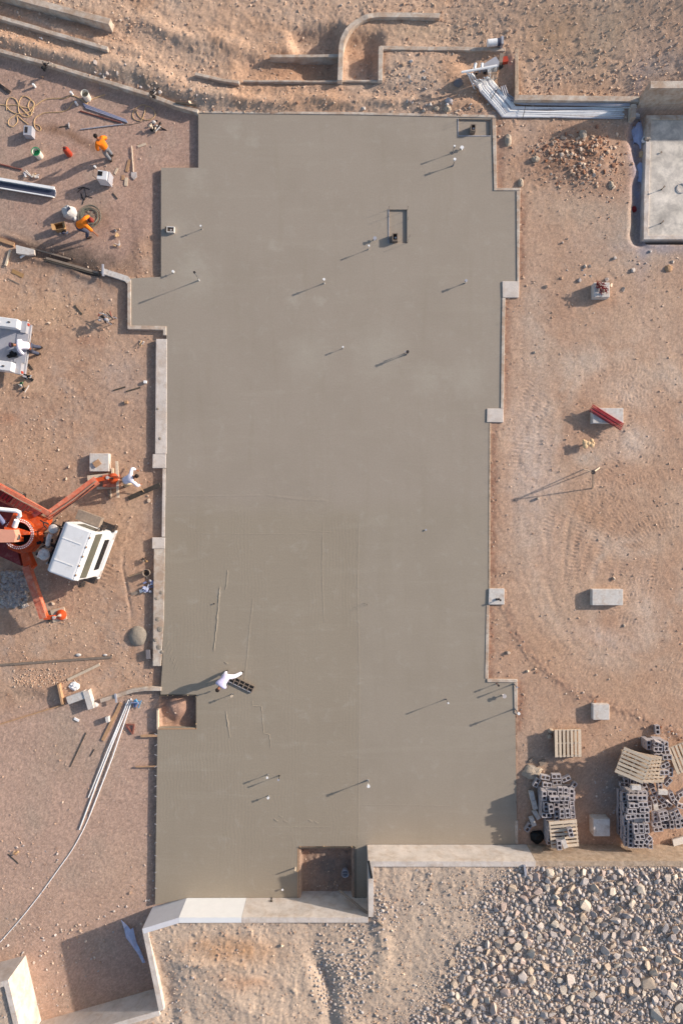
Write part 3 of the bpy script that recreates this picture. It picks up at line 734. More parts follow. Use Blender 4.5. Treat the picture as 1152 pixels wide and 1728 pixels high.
# low walls in the dirt at the top
def low(pts, t, z1, label, m='wall_concrete', z0=-.8, ref=None, name='footing_wall'):
    ref = z1 if ref is None else ref
    line = [W(p[0], p[1], ref)[:2] for p in pts]
    # subdivide and make the top a little uneven
    L = []
    for a, b in zip(line[:-1], line[1:]):
        n = max(1, int((Vector(b) - Vector(a)).length / .8))
        for i in range(n): L.append((a[0] + (b[0]-a[0]) * i / n, a[1] + (b[1]-a[1]) * i / n))
    L.append(line[-1])
    return one(name, MB().wall(L, -t, z0, z1, .02), M[m], label, 'low wall', 'low concrete walls standing in the dirt at the top', bevel=.012)
low([(335,184),(300,174.5),(255,157.5)], -.17, .14, 'right end of the long kerb wall where it meets the slab')
low([(254,157),(90,106.5)], -.17, .14, 'middle of the long kerb wall behind the white bucket')
low([(89.5,106.3),(-80,60)], -.17, .15, 'left end of the long kerb wall running out of the frame')
low([(183,79),(90,52),(-60,8)], -.17, .38, 'buried kerb wall on the slope at the left, second from the top')
low([(187,31),(120,13),(70,0),(-60,-35)], -.28, .66, 'broad broken wall end at the top left corner')
low([(404,136),(375,132),(330,122)], -.13, .28, 'short buried wall stub left of the trench')
low([(572,91),(455,92)], -.13, .21, 'thin straight wall ending at the curved wall')
low([(640,134.5),(560,135),(525,135.5),(410,135)], -.08, .17, 'long thin straight wall below the two dark pits')
arc = [(569,135),(570,110),(571,84)] + [(641 - 70*math.cos(R(a)), 84 - 64*math.sin(R(a))) for a in range(8, 91, 8)] + [(700,20.5),(742,22)]
low(arc, .22, .38, 'curved kerb wall bending right round the empty planter')
low([(637.5,136),(638.5,78)], .20, .30, 'short upright wall on the right of the dark pit')
low([(640.5,77),(700,77.5),(770,78.5),(852,80)], .17, .28, 'straight wall running from the pit to the white box')
low([(868,78),(868.5,160)], -.17, .3, 'sandy upright wall right of the stub-up pipes', 'rough_concrete')
low([(868,159.5),(980,161),(1066,162),(1096,162.5)], .24, .32, 'grey wall above the trench full of white conduits')
low([(820,-8),(900,3),(1010,6)], .14, .3, 'faint buried edge at the very top right', 'rough_concrete')
tw = thing('retaining_wall', 'tall grey wall above the finished slab in the top right corner', 'wall', W(1150, 184))
wpart([(1072,183),(1500,183)], 'wall_concrete', tw, t=.30, z1=1.46)
wpart([(1066.5,206),(1066.5,183.5)], 'wall_concrete', tw, t=.2, z1=.35, name='return_panel')

# finished slab top right
s2 = one('finished_slab', slab_mesh('s2', [(1096,200),(1700,200),(1700,398),(1091,398),(1091,300)], [], .0, -.7, []), mat('cured_concrete', srgb(224, 213, 199), .8, .22, 1.1, .3, 30, dirt=.5, dirtcol=srgb(168,160,152)), kind='structure', keep=True)
curb([(1088,196),(1700,196),(1700,203),(1096,203),(1095,236),(1088,236)], .10, 'light raised rim round the corner of the finished slab', 'wall_concrete')
curb([(1088,240),(1096,240),(1092,398),(1700,398),(1700,405),(1084,405),(1085,330)], .06, 'light outer rim down the side of the finished slab', 'face_concrete')

# ------------------------------------------------------------------ people
def skin_obj(name, V, E, Rr, m, parent=None, sub=1, roots=(0,)):
    me = bpy.data.meshes.new(name); me.from_pydata([tuple(v) for v in V], E, []); me.materials.append(m)
    o = bpy.data.objects.new(name, me); col.objects.link(o); o.parent = parent
    md = o.modifiers.new('skin', 'SKIN'); md.use_smooth_shade = True; md.use_x_symmetry = False; md.branch_smoothing = .3
    if not me.skin_vertices: return o
    for i, r_ in enumerate(Rr):
        sv = me.skin_vertices[0].data[i]; sv.radius = (r_, r_) if not isinstance(r_, tuple) else r_; sv.use_root = i in roots
    ss = o.modifiers.new('sub', 'SUBSURF'); ss.levels = sub; ss.render_levels = sub
    return o

def person(base, heading, label, lean=30, hh=.90, feet=((0, .12), (0, -.12)), hands=((.3, .25, .6), (.3, -.25, .6)), shirt='cloth_white', pants='cloth_grey',
           hat=None, headpitch=None, twist=0, hair='hair', boots='boot', sleeves=True):
    root = thing('person', label, 'person', base, heading)
    L = R(lean); u = Vector((math.sin(L), 0, math.cos(L))); f = Vector((math.cos(L), 0, -math.sin(L)))
    hp = R(headpitch if headpitch is not None else lean * .8); hu = Vector((math.sin(hp), 0, math.cos(hp))); hf = Vector((math.cos(hp), 0, -math.sin(hp)))
    pel = Vector((0, 0, hh)); sp = pel + u * .20; ch = pel + u * .40; nk = pel + u * .52; hb = nk + hu * .07; hc = nk + hu * .15; ht = nk + hu * .235
    V = [pel, sp, ch, nk, hb, hc, ht]; E = [(0,1),(1,2),(2,3),(3,4),(4,5),(5,6)]; Rr = [(.13,.11), (.12,.10), (.15,.11), .06, .062, (.082,.098), .062]
    rot = Matrix.Rotation(twist, 3, Vector(u)); left = rot @ Vector((0, 1, 0))
    arms = []; legs = []
    for sgn, hd in zip((1, -1), hands):
        sh = ch + left * (.18 * sgn) + u * .05; hd = Vector(hd); d = hd - sh; dl = d.length
        if dl > .60: hd = sh + d * (.60 / dl); d = hd - sh; dl = .60
        bend = math.sqrt(max(.0, .30**2 - (dl/2)**2)); perp = (left * sgn * .7 - f * .4 - d.normalized() * ((left*sgn*.7 - f*.4).dot(d.normalized()))).normalized()
        el = sh + d * .5 + perp * bend; arms.append((sh, el, hd)); n = len(V)
        V += [sh, el, hd]; E += [(2, n), (n, n+1), (n+1, n+2)]; Rr += [.065, .045, .030]
    for sgn, ft in zip((1, -1), feet):
        hip = pel + Vector((0, .10 * sgn, -.04)); an = Vector((ft[0], ft[1], .08)); d = an - hip; dl = d.length
        bend = math.sqrt(max(.0, .44**2 - (dl/2)**2)); perp = Vector((1, 0, 0)) - d.normalized() * d.normalized().x; kn = hip + d * .5 + perp.normalized() * bend
        toe = an + Vector((.16, .01 * sgn, -.045)); legs.append((hip, kn, an, toe)); n = len(V)
        V += [hip, kn, an, toe]; E += [(0, n), (n, n+1), (n+1, n+2), (n+2, n+3)]; Rr += [.095, .062, .042, .036]
    roots = [0]
    for (sh, el, hd), sgn in zip(arms, (1, -1)):           # palm and five fingers
        d = (hd - el).normalized(); side = d.cross(Vector((0, 0, 1)))
        if side.length < .1: side = Vector((0, 1, 0))
        side.normalize(); dn = side.cross(d).normalized()
        if dn.z > 0: dn = -dn
        n = len(V); roots.append(n); V += [hd - d * .01, hd + d * .075]; E += [(n, n+1)]; Rr += [(.036, .018), (.038, .016)]
        for k, ln in enumerate((.062, .074, .080, .070)):
            n = len(V); roots.append(n); o_ = side * (-.03 + .02 * k)
            V += [hd + d * .065 + o_, hd + d * (.085 + ln * .5) + o_ * 1.1, hd + d * (.08 + ln * .85) + o_ * 1.1 + dn * .03]; E += [(n, n+1), (n+1, n+2)]; Rr += [.0095, .009, .0075]
        n = len(V); roots.append(n); V += [hd + d * .02 - side * .03, hd + d * .05 - side * .06, hd + d * .085 - side * .062 + dn * .015]; E += [(n, n+1), (n+1, n+2)]; Rr += [.011, .010, .008]
    n = len(V); roots.append(n); V += [hc + hf * .085, hc + hf * .118 - hu * .02]; E += [(n, n+1)]; Rr += [.012, .014]   # nose
    for sgn in (1, -1):
        n = len(V); roots.append(n); e = hc + Vector((0, .08 * sgn, 0)); V += [e + hu * .02, e - hu * .025]; E += [(n, n+1)]; Rr += [.014, .011]
    skin_obj('body', V, E, Rr, M['skin'], root, 1, roots)
    # shirt
    V = [pel - u * .03, pel + u * .10, sp + u * .06, ch, ch + u * .09]; E = [(0,1),(1,2),(2,3),(3,4)]; Rr = [(.175,.15), (.19,.16), (.20,.165), (.215,.17), .10]
    for sh, el, hd in arms:
        n = len(V); w_ = el + (hd - el) * (.75 if sleeves else .1); V += [sh, el, w_]; E += [(3, n), (n, n+1), (n+1, n+2)]; Rr += [.10, .078, .060]
    skin_obj('shirt', V, E, Rr, M[shirt], root, 1)
    V = [pel + u * .04, pel - Vector((0, 0, .03))]; E = [(0, 1)]; Rr = [(.15,.125), (.15,.12)]
    for hip, kn, an, toe in legs:
        n = len(V); V += [hip, kn, an + Vector((0, 0, .03))]; E += [(1, n), (n, n+1), (n+1, n+2)]; Rr += [.125, .095, .075]
    skin_obj('trousers', V, E, Rr, M[pants], root, 1)
    for hip, kn, an, toe in legs:
        mb = MB().ball(((an.x + toe.x) / 2, an.y, .05), (.145, .055, .05), 10, 6); mb.tube([(an.x, an.y, .05), (an.x, an.y, .15)], .055, 10); part('boot', mb, M[boots], root, sm=True)
    q = Matrix.Rotation(hp, 4, 'Y')
    mb = MB().ball((0, 0, 0), (.105, .092, .09), 12, 8); mb.v = [tuple(q @ Vector(v) + hc + hu * .035 - hf * .012) for v in mb.v]
    part('hair', mb, M[hair], root, sm=True)
    for sgn in (1, -1): part('eye', MB().ball(hc + hf * .088 + Vector((0, .032 * sgn, 0)) + hu * .012, .011, 6, 4), M['black_matte'], root, sm=True)
    if hat:
        kind, hm = hat; mb = MB()
        if kind == 'brim': mb.lathe([(.17, 0), (.175, .008), (.10, .018), (.09, .09), (.05, .115), (.001, .118)], 20)
        else:
            mb.lathe([(.108, 0), (.106, .05), (.075, .095), (.001, .108)], 16); mb.box((.12, 0, .008), (.10, .13, .014))
        mb.v = [tuple(q @ Vector(v) + hc + hu * .045) for v in mb.v]; part('hat', mb, M[hm], root, sm=True)
    return root

# heading: angle from world +x, counter-clockwise
person(G(190,268), R(140), 'worker in a bright orange shirt standing by the red canister', lean=16, hh=.92, feet=((-.05,.11),(.06,-.11)), hands=((.22,.20,.82),(.30,-.16,.9)), shirt='cloth_orange', pants='cloth_grey', headpitch=40, sleeves=True)
person(G(143,394), R(12), 'worker in an orange shirt bending over the wire coil', lean=74, hh=.84, feet=((-.02,.20),(.10,-.24)), hands=((.62,.34,.45),(.62,-.36,.42)), shirt='cloth_orange', pants='cloth_jeans', hat=('cap', 'cap_red'), headpitch=62, sleeves=False)
person(G(66,592), R(185), 'worker in white leaning over the back of the white pickup', lean=56, hh=.92, feet=((-.05,.16),(-.16,-.12)), hands=((.40,.20,.62),(.42,-.18,.60)), shirt='cloth_white', pants='cloth_jeans', hat=('cap', 'cap_dark'), headpitch=60)
p4 = person(G(219,813), R(18), 'worker in white bending forward beside the wooden planks, holding an orange stick', lean=70, hh=.80, feet=((-.10,.14),(-.26,-.14)), hands=((.62,.30,.55),(.55,-.32,.45)), shirt='cloth_white', pants='cloth_beige', headpitch=74)
p5 = person(W(388,1133,0), R(237), 'worker in white bending over the wet slab with one leg stretched back', lean=66, hh=.84, feet=((-.28,.48),(.05,-.12)), hands=((.60,.24,.20),(.66,-.16,.22)), shirt='cloth_lilac', pants='cloth_white', boots='boot', headpitch=84)
one('stick', MB().bar(G(246,832,.12), G(228,806,.55), .03, .03), M['wood_orange'], 'thin orange stick held by the bending worker in white', 'stick')
one('stick', MB().bar(G(213,789,.05), G(222,800,.22), .03, .03), M['wood_orange'], 'short orange stick lying just above the worker in white', 'stick')

# ------------------------------------------------------------------ concrete pump truck
GZT = gz(*W(118, 931, 2.9)[:2])
tc_ = W(118, 931, 2.9); HT = R(-20.5)
tr = thing('pump_truck', 'white cabbed concrete pump truck with orange outriggers and turret', 'truck', (tc_.x, tc_.y, GZT), HT)
def cp(*a): return a
# cab: local x forward, roof centre at origin, z above ground
mb = MB(); hw = 1.06
side = [(-.62,.75),(-.64,2.95),(-.50,3.06),(.50,3.06),(.59,2.96),(.63,1.98),(.65,1.86),(.66,.75)]
V = [(x, -hw, z) for x, z in side] + [(x, hw, z) for x, z in side]; n = len(side)
mb.add(V, [tuple(range(n)), tuple(range(2*n-1, n-1, -1))] + [((i+1) % n, i, n + i, n + (i+1) % n) for i in range(n)])
cab = part('cab', mb, M['truck_white'], tr)
bv = cab.modifiers.new('bevel', 'BEVEL'); bv.width = .06; bv.segments = 2; bv.limit_method = 'ANGLE'
def cpart(name, mb, m, **k): return part(name, mb, M[m], cab, **k)
cpart('windshield', MB().add([(.615,-.94,2.88),(.615,.94,2.88),(.655,.97,2.02),(.655,-.97,2.02),(.585,-.94,2.88),(.585,.94,2.88),(.625,.97,2.02),(.625,-.97,2.02)], [(0,3,2,1),(4,5,6,7),(0,1,5,4),(1,2,6,5),(2,3,7,6),(3,0,4,7)]), 'glass')
cpart('grille', MB().box((.67,0,1.22), (.06,1.35,.46)), 'black_matte')
for k in range(4): cpart('grille_bar', MB().box((.70,0,1.06 + .11*k), (.03,1.30,.035)), 'steel_dark')
cpart('bumper', MB().box((.71,0,.72), (.12,2.24,.30)), 'truck_white')
for y in (-.86,.86): cpart('headlight', MB().box((.78,y,.76), (.05,.30,.16)), 'chrome')
cpart('visor', MB().box((.60,0,2.975), (.20,2.02,.05), ry=R(38)), 'truck_white')
for y in (-.8,-.4,0,.4,.8): cpart('marker_lamp', MB().box((.56,y,3.05), (.05,.07,.05)), 'wood_orange')
for y in (-.5,.42): cpart('roof_rib', MB().box((-.08,y,3.068), (.80,.035,.014)), 'truck_white')
for s_ in (-1, 1):
    mr = part('mirror', MB().box((.66,s_*1.26,2.25), (.10,.20,.46)).tube([(.52,s_*1.06,2.62),(.64,s_*1.26,2.6),(.66,s_*1.26,2.0),(.58,s_*1.06,1.75)], .02, 6), M['steel_dark'], tr)
    fd = part('fender', MB().box((.05,s_*1.19,1.02), (1.30,.30,.08)).box((-.58,s_*1.19,.84), (.08,.30,.40)).box((.70,s_*1.19,.84), (.08,.30,.40)), M['steel_dark'], tr)
    for x in (.05, -4.1, -5.4):
        wh = part('wheel', MB().lathe([(.30,-.17),(.50,-.15),(.52,0),(.50,.15),(.30,.17)], 22), M['black_rubber'], tr, sm=True)
        wh.location = (x, s_*1.02, .52); wh.rotation_euler = (R(90), 0, 0)
        part('rim', MB().lathe([(.05,-.19),(.29,-.18),(.29,.18),(.05,.19)], 16), M['chrome'], wh, sm=True)
part('door_window', MB().box((.16,1.075,2.3), (.80,.02,.70)).box((.16,-1.075,2.3), (.80,.02,.70)), M['glass'], tr)
part('side_locker', MB().box((-.30,1.30,1.35), (1.05,.42,.34)), M['wood_grey'], tr, label='grubby grey step locker along the cab side')
part('chassis_rail', MB().box((-3.2,.42,.85), (7.4,.10,.26)).box((-3.2,-.42,.85), (7.4,.10,.26)).box((-.9,0,.9), (.3,.8,.3)), M['steel_dark'], tr)
part('back_wall', MB().box((-.74,0,1.55), (.10,1.9,1.3)).tube([(-.74,-.95,2.6),(-.74,.9,2.6)], .03, 8), M['bed_grey'], tr)
# exhaust and air cleaner behind the cab
def wq(px, py, z): return W(px, py, z + GZT)
a = wq(90,892.5,2.45); part('air_cleaner', MB().tube([a - Vector((0,0,1.4)), a], .20, 18).ball(a, (.20,.20,.11), 18, 6), M['chrome'], tr, world=True, sm=True)
part('exhaust_pipe', MB().tube([wq(86,901,2.35), wq(83,907,2.35), wq(81,918,2.25), wq(82,921,1.7)], .10, 12), M['chrome'], tr, world=True, sm=True)
a = wq(74.5,935.5,2.15); part('muffler', MB().tube([a - Vector((0,0,1.1)), a], .25, 18).ball(a, (.25,.25,.14), 18, 6).tube([a + Vector((0,0,.1)), wq(64,939,2.2)], .06, 8).tube([a + Vector((-.2,.12,-.1)), a + Vector((0,.24,.1)), a + Vector((.2,.1,0))], .03, 6), M['chrome'], tr, world=True, sm=True)
rz_ = random.Random(5)
for k in range(16):        # hydraulic lines, boxes and fittings between the cab and the turret
    px_ = rz_.uniform(60, 92); py_ = rz_.uniform(880, 950); a = wq(px_, py_, rz_.uniform(1.2, 1.9)); d_ = Vector((rz_.uniform(-.3,.3), rz_.uniform(-.3,.3), rz_.uniform(-.2,.2)))
    if k % 3 == 0: part('valve_block', MB().box(a, (.16,.12,.12), rz=rz_.random()*3), M[rz_.choice(['steel_dark','chrome','black_matte'])], tr, world=True)
    else: part('hydraulic_hose', MB().tube([a, a + d_*.5 + Vector((0,0,.12)), a + d_], .025, 6), M[rz_.choice(['black_rubber','steel_dark','pvc_grey'])], tr, world=True, sm=True)
for k, (p1, p2) in enumerate([((86,868),(162,812)),((90,872),(160,818)),((2,826),(70,862))]):
    part('hydraulic_hose', MB().tube([wq(*p1, 1.66 if k < 2 else 1.74), wq((p1[0]+p2[0])/2 + 1, (p1[1]+p2[1])/2 + 2, 1.42 if k < 2 else 1.72), wq(*p2, 1.12 if k < 2 else 1.70)], .022, 6), M['black_rubber' if k % 2 else 'wood_grey'], tr, world=True, sm=True)
part('deck_box', MB().box(wq(64,866,1.5), (.36,.2,.2), rz=.5), M['truck_maroon'], tr, world=True)
mb = MB()
for k in range(7): mb.tube([(-.96,.95 - .26*k,1.7),(-1.0,.85-.26*k,2.1 + .1*(k % 2)),(-.9,.8-.26*k,1.8)], .03, 6)
part('hoses', mb, M['steel_dark'], tr)
part('engine_cover', MB().box((-1.05,-.15,1.25), (.42,1.9,.5)), M['black_matte'], tr)

def wpt(px, py, z):                    # a point of the truck in the world from where it is seen
    p = W(px, py, z + GZT); return p
def tpart(name, mb, m, **k): return part(name, mb, M[m], tr, world=True, **k)
tcn = wpt(34, 901, 1.75)
# body in front of the turret and deck
tpart('turret_pedestal', MB().prism([wpt(x, y, 1.5)[:2] for x, y in [(22,874),(42,862),(66,872),(80,876),(79,888),(66,898),(66,912),(50,932),(34,934),(14,926),(8,900)]], GZT + .95, GZT + 1.5), 'truck_orange')
tpart('deck', MB().prism([wpt(x, y, 1.1)[:2] for x, y in [(-90,800),(4,828),(70,864),(44,872),(30,930),(36,955),(-30,925),(-140,890)]], GZT + .85, GZT + 1.1), 'truck_maroon')
tpart('front_crossmember', MB().prism([wpt(x, y, 1.2)[:2] for x, y in [(34,928),(44,925),(57,955),(50,962),(40,957)]], GZT + .8, GZT + 1.2), 'truck_orange')
rg = tpart('slewing_ring', MB().lathe([(.50,-.10),(.66,-.10),(.66,.10),(.50,.10),(.48,.05)], 40, c=tcn, cap=False), 'truck_orange', sm=True)
mb = MB()
for k in range(44):
    a = 2*math.pi*k/44; mb.box((tcn.x + .615*math.cos(a), tcn.y + .615*math.sin(a), tcn.z + .115), (.045,.045,.03), rz=a)
    mb.box((tcn.x + .54*math.cos(a + .07), tcn.y + .54*math.sin(a + .07), tcn.z + .115), (.04,.04,.03), rz=a)
o_ = tpart('ring_bolts', mb, 'pvc_white'); o_['kind'] = 'stuff'
tpart('turret_well', MB().lathe([(.02,0),(.50,0),(.50,.03),(.02,.03)], 30, c=(tcn.x, tcn.y, tcn.z - .2)), 'black_matte')
tpart('turret_arm', MB().prism([wpt(x, y, 1.95)[:2] for x, y in [(10,896),(30,892),(50,898),(50,902),(36,903),(36,914),(10,914)]], GZT + 1.7, GZT + 1.98), 'truck_orange')
tpart('boom', MB().prism([wpt(x, y, 2.6)[:2] for x, y in [(-170,890),(24,894),(27,904),(24,915),(-170,918)]], GZT + 2.15, GZT + 2.6), 'boom_paint')
tpart('boom_pin', MB().tube([wpt(28,903,2.3), wpt(30,911,2.3)], .13, 12), 'steel_dark')
tpart('boom_bracket', MB().prism([wpt(x, y, 2.3)[:2] for x, y in [(12,890),(24,864),(29,866),(22,893)]], GZT + 1.9, GZT + 2.3).prism([wpt(x, y, 2.3)[:2] for x, y in [(10,889),(26,892),(26,896),(10,893)]], GZT + 1.9, GZT + 2.42), 'truck_orange')
tpart('delivery_pipe', MB().tube([wpt(-140,845,2.6), wpt(28,862,2.6), wpt(33,864,2.55), wpt(34,870,2.4), wpt(31,874,2.2)], .085, 12).tube([wpt(29,878,2.4), wpt(25,889,2.3)], .11, 12), 'pvc_white', sm=True)
tpart('deck_pipe', MB().tube([wpt(-30,868,1.3), wpt(-2,870,1.3), wpt(8,884,1.3)], .10, 10), 'pvc_blue', sm=True)
# slatted outrigger guard at the upper left
gp = tpart('guard_frame', MB().bar(wpt(-60,786,1.5), wpt(40,840,1.5), .16, .12).bar(wpt(-60,812,1.25), wpt(30,858,1.25), .10, .08), 'truck_pink')
for k in range(9):
    x = 3 + k * 5.6; y = 829 + k * 2.9
    part('slat', MB().bar(wpt(x + 6, y + 2, 1.42), wpt(x - 3, y + 13, 1.36), .075, .04), M['steel_red' if k < 3 else 'truck_pink'], tr, world=True)
tpart('outer_beam', MB().bar(wpt(-60,788,1.6), wpt(86,868,1.5), .20, .20), 'truck_pink')
tpart('beam_step', MB().bar(wpt(8,820,1.35), wpt(36,838,1.3), .34, .05), 'wood_grey', label='grimy walkway plate on top of the outer beam')
def outrigger(arm, plate, foot, w, z0, m, armz=(1.35,.95)):
    a, b = wpt(*arm[0], armz[0]), wpt(*arm[1], armz[1])
    o = tpart('outrigger_arm', MB().bar(a, b, w, .26), m)
    cc = wpt(*arm[1], armz[1]); f = G(*foot); f2 = wpt(foot[0], foot[1], .5)
    tpart('outrigger_knee', MB().bar(b, Vector((f2.x, f2.y, b.z)), .17, .17), 'truck_orange')
    tpart('jack_leg', MB().tube([(f2.x, f2.y, b.z + .12), (f2.x, f2.y, f.z + .22)], .075, 12), 'chrome', sm=True)
    tpart('jack_foot', MB().lathe([(.06,.16),(.235,.05),(.235,0),(.01,0)][::-1], 22, c=(f2.x, f2.y, f.z + z0)), 'truck_orange', sm=True)
    return f2, f
outrigger([(80,872),(164,810)], None, (189,807), .34, .26, 'truck_pink')
tpart('arm_side', MB().bar(wpt(51,955,1.08), wpt(80,1040,.72), .06, .24), 'truck_orange')
outrigger([(45,955),(75,1042)], None, (97,1040), .30, .06, 'truck_pink', (1.25,.75))
f = G(100, 1037)
one('outrigger_pad', MB().box((f.x, f.y, f.z + .03), (.62,.56,.06), rz=R(14)), M['wood_pale'], 'pale square pad under the lower orange outrigger foot', 'pad')
one('outrigger_pad', MB().box(G(84,1040,.035), (.09,.52,.07), rz=R(8)), M['wood_dark'], 'dark strip of board beside the lower outrigger pad', 'board')
# timbers under the upper foot
def plank(a, b, w, t, label, m='wood_pale', dz=0.0, name='plank', cat='plank', group=None, dz2=None):
    p, q_ = G(*a), G(*b); p.z += dz + t / 2; q_.z += (dz if dz2 is None else dz2) + t / 2
    return one(name, MB().bar(p, q_, w, t), M[m], label, cat, group)
plank((201,779),(203,840), .11, .05, 'upright pale plank laid across the cribbing right of the outrigger foot', dz=.26)
plank((184,790),(184,812), .09, .09, 'left short timber of the cribbing, above the outrigger foot', 'wood_orange', .02)
plank((191,790),(191,812), .08, .09, 'right short timber of the cribbing, above the outrigger foot', 'wood_pale', .02)
plank((150,807),(186,803), .22, .07, 'wide board at the left end of the cribbing', 'wood_pale', .08)
plank((165,824),(200,822), .12, .08, 'board sticking out below the outrigger beam', 'wood_pale', .04)
plank((184,822),(185,838), .10, .09, 'left timber end below the cribbing plate', 'wood_grey', .02)
plank((188,826),(188,841), .05, .06, 'narrow timber end below the cribbing plate', 'wood_pale', .02)
plank((177,812),(205,811), .56, .07, 'square pinkish pad under the upper outrigger foot', 'truck_pink', .18, 'outrigger_pad', 'pad')
plank((204,806),(224,805), .04, .04, 'thin lath pointing at the worker in white', 'wood_orange', .02)
plank((204,822),(223,817), .04, .04, 'thin pale lath below the legs of the worker in white', 'wood_pale', .02)
p_, q_ = G(218,841,.05), G(271,818,.0, True); q_.z = .07
one('plank', MB().bar(p_, q_, .20, .05), M['wood_dark'], 'dark greenish plank resting on the slab ledge', 'plank')

# ------------------------------------------------------------------ white pickup with a service body, mostly out of the frame
ax = Vector((-.99, .13)); pk = W(25, 584, .8)
tz = gz(pk.x, pk.y)
pu = thing('pickup_truck', 'white pickup with tool boxes, only its tail end in the frame', 'truck', (pk.x, pk.y, tz), math.atan2(ax.y, ax.x))
part('bed_floor', MB().box((1.25,0,.72), (2.7,1.5,.08)), M['bed_grey'], pu)
for s_ in (-1, 1):
    b_ = part('tool_box', MB().box((1.15,s_*.93,.92), (2.5,.40,.56)), M['truck_white'], pu)
    bvm = b_.modifiers.new('bevel', 'BEVEL'); bvm.width = .02
    part('lid_handle', MB().box((.25,s_*.95,1.215), (.10,.05,.03)), M['steel_dark'], b_)
    part('tail_box', MB().box((-.22,s_*.90,.72), (.24,.50,.26)), M['bed_grey'], pu)
    part('tail_light', MB().box((-.355,s_*1.05,.72), (.03,.10,.16)), M['can_red'], pu)
    for x in (.9, 4.6):
        wh = part('wheel', MB().lathe([(.22,-.12),(.36,-.11),(.38,0),(.36,.11),(.22,.12)], 18), M['black_rubber'], pu, sm=True); wh.location = (x, s_*.86, .38); wh.rotation_euler = (R(90),0,0)
part('bumper', MB().box((-.30,0,.55), (.26,2.16,.10)), M['bed_grey'], pu)
part('tailgate', MB().box((-.20,0,.76), (.50,1.28,.05)), M['bed_grey'], pu, label='grey tailgate folded down flat')
part('ladder_rack', MB().tube([(.62,1.1,1.6),(.62,-.9,1.6)], .03, 8).tube([(.62,1.1,1.6),(.62,1.1,1.1)], .03, 8).tube([(.62,-.9,1.6),(.62,-.9,1.1)], .03, 8).tube([(2.4,1.1,1.6),(2.4,-.9,1.6)], .03, 8), M['pvc_white'], pu)
part('cab', MB().box((3.6,0,1.05), (1.9,2.0,.9)).box((3.5,0,1.7), (1.5,1.75,.45), taper=.88).box((5.2,0,.95), (1.3,1.9,.5)), M['truck_white'], pu)
tl = pu.matrix_basis @ Vector((.12,.38,.82))
one('tool_bundle', MB().box(tl, (.40,.13,.12), rz=.3).box(tl + Vector((.05,.05,.08)), (.16,.22,.10), rz=.8).tube([tl + Vector((-.22,-.05,.05)), tl + Vector((.30,-.10,.1))], .025, 6), M['black_matte'], 'black tools lying on the pickup bed', 'tools')

# ------------------------------------------------------------------ hollow concrete blocks
def block_mesh():
    xs = [-.198,-.165,-.024,.024,.165,.198]; ys = [-.098,-.066,.066,.098]; h = .095; mb = MB()
    for i in range(5):
        for j in range(3):
            if j == 1 and i in (1, 3): continue
            x0, x1, y0, y1 = xs[i], xs[i+1], ys[j], ys[j+1]
            V = [(x0,y0,h*2),(x1,y0,h*2),(x1,y1,h*2),(x0,y1,h*2),(x0,y0,0),(x1,y0,0),(x1,y1,0),(x0,y1,0)]
            Fc = [(0,1,2,3),(7,6,5,4)]
            solid = lambda a, b: 0 <= a < 5 and 0 <= b < 3 and not (b == 1 and a in (1, 3))
            if not solid(i, j-1): Fc.append((4,5,1,0))
            if not solid(i+1, j): Fc.append((5,6,2,1))
            if not solid(i, j+1): Fc.append((6,7,3,2))
            if not solid(i-1, j): Fc.append((7,4,0,3))
            mb.add(V, Fc)
    return mb
bm_ = mesh_of(block_mesh(), 'hollow_block'); bm_.materials.append(M['cmu'])
bs_ = mesh_of(MB().box((0,0,.095), (.396,.196,.19)), 'solid_block'); bs_.materials.append(M['pale_concrete'])
ORD = ['first','second','third','fourth','fifth','sixth','seventh','eighth','ninth','tenth','eleventh','twelfth','thirteenth','fourteenth','fifteenth','sixteenth','seventeenth','eighteenth','nineteenth','twentieth'] + ['twenty-' + s for s in 'first second third fourth fifth sixth seventh eighth ninth'.split()] + ['thirtieth'] + ['thirty-' + s for s in 'first second third fourth fifth sixth seventh eighth ninth'.split()]
def blk(px, py, ang, z, label, group, hollow=True, tilt=(0, 0)):
    """px,py,z: centre of the top face as seen; ang: turn clockwise in the picture"""
    p = W(px, py, z)
    o = bpy.data.objects.new('hollow_block' if hollow else 'concrete_block', bm_ if hollow else bs_); col.objects.link(o)
    o.location = (p.x, p.y, z - .19); o.rotation_euler = (R(tilt[0]), R(tilt[1]), -R(ang) + random.uniform(-.03, .03))
    return setp(o, label, 'block', group)
def rows_label(items, what, where, group, hollow=True):
    """items: list of (px,py,ang,z[,tilt]); labels say row from the top and place from the left"""
    it = sorted(items, key=lambda t: t[1]); rows = []
    for t in it:
        if rows and abs(t[1] - np.mean([q[1] for q in rows[-1]])) < 6: rows[-1].append(t)
        else: rows.append([t])
    for ri, row in enumerate(rows):
        row.sort(key=lambda t: t[0])
        for ci, t in enumerate(row):
            pos = 'only one' if len(row) == 1 else (ORD[ci] + ' from left')
            d_ = 'upright' if 45 < (t[2] % 180) < 135 else 'sideways'
            blk(t[0], t[1], t[2], t[3], f'{what}, {d_}, {pos}, {ORD[ri]} row {where}', group, hollow, t[4] if len(t) > 4 else (0, 0))
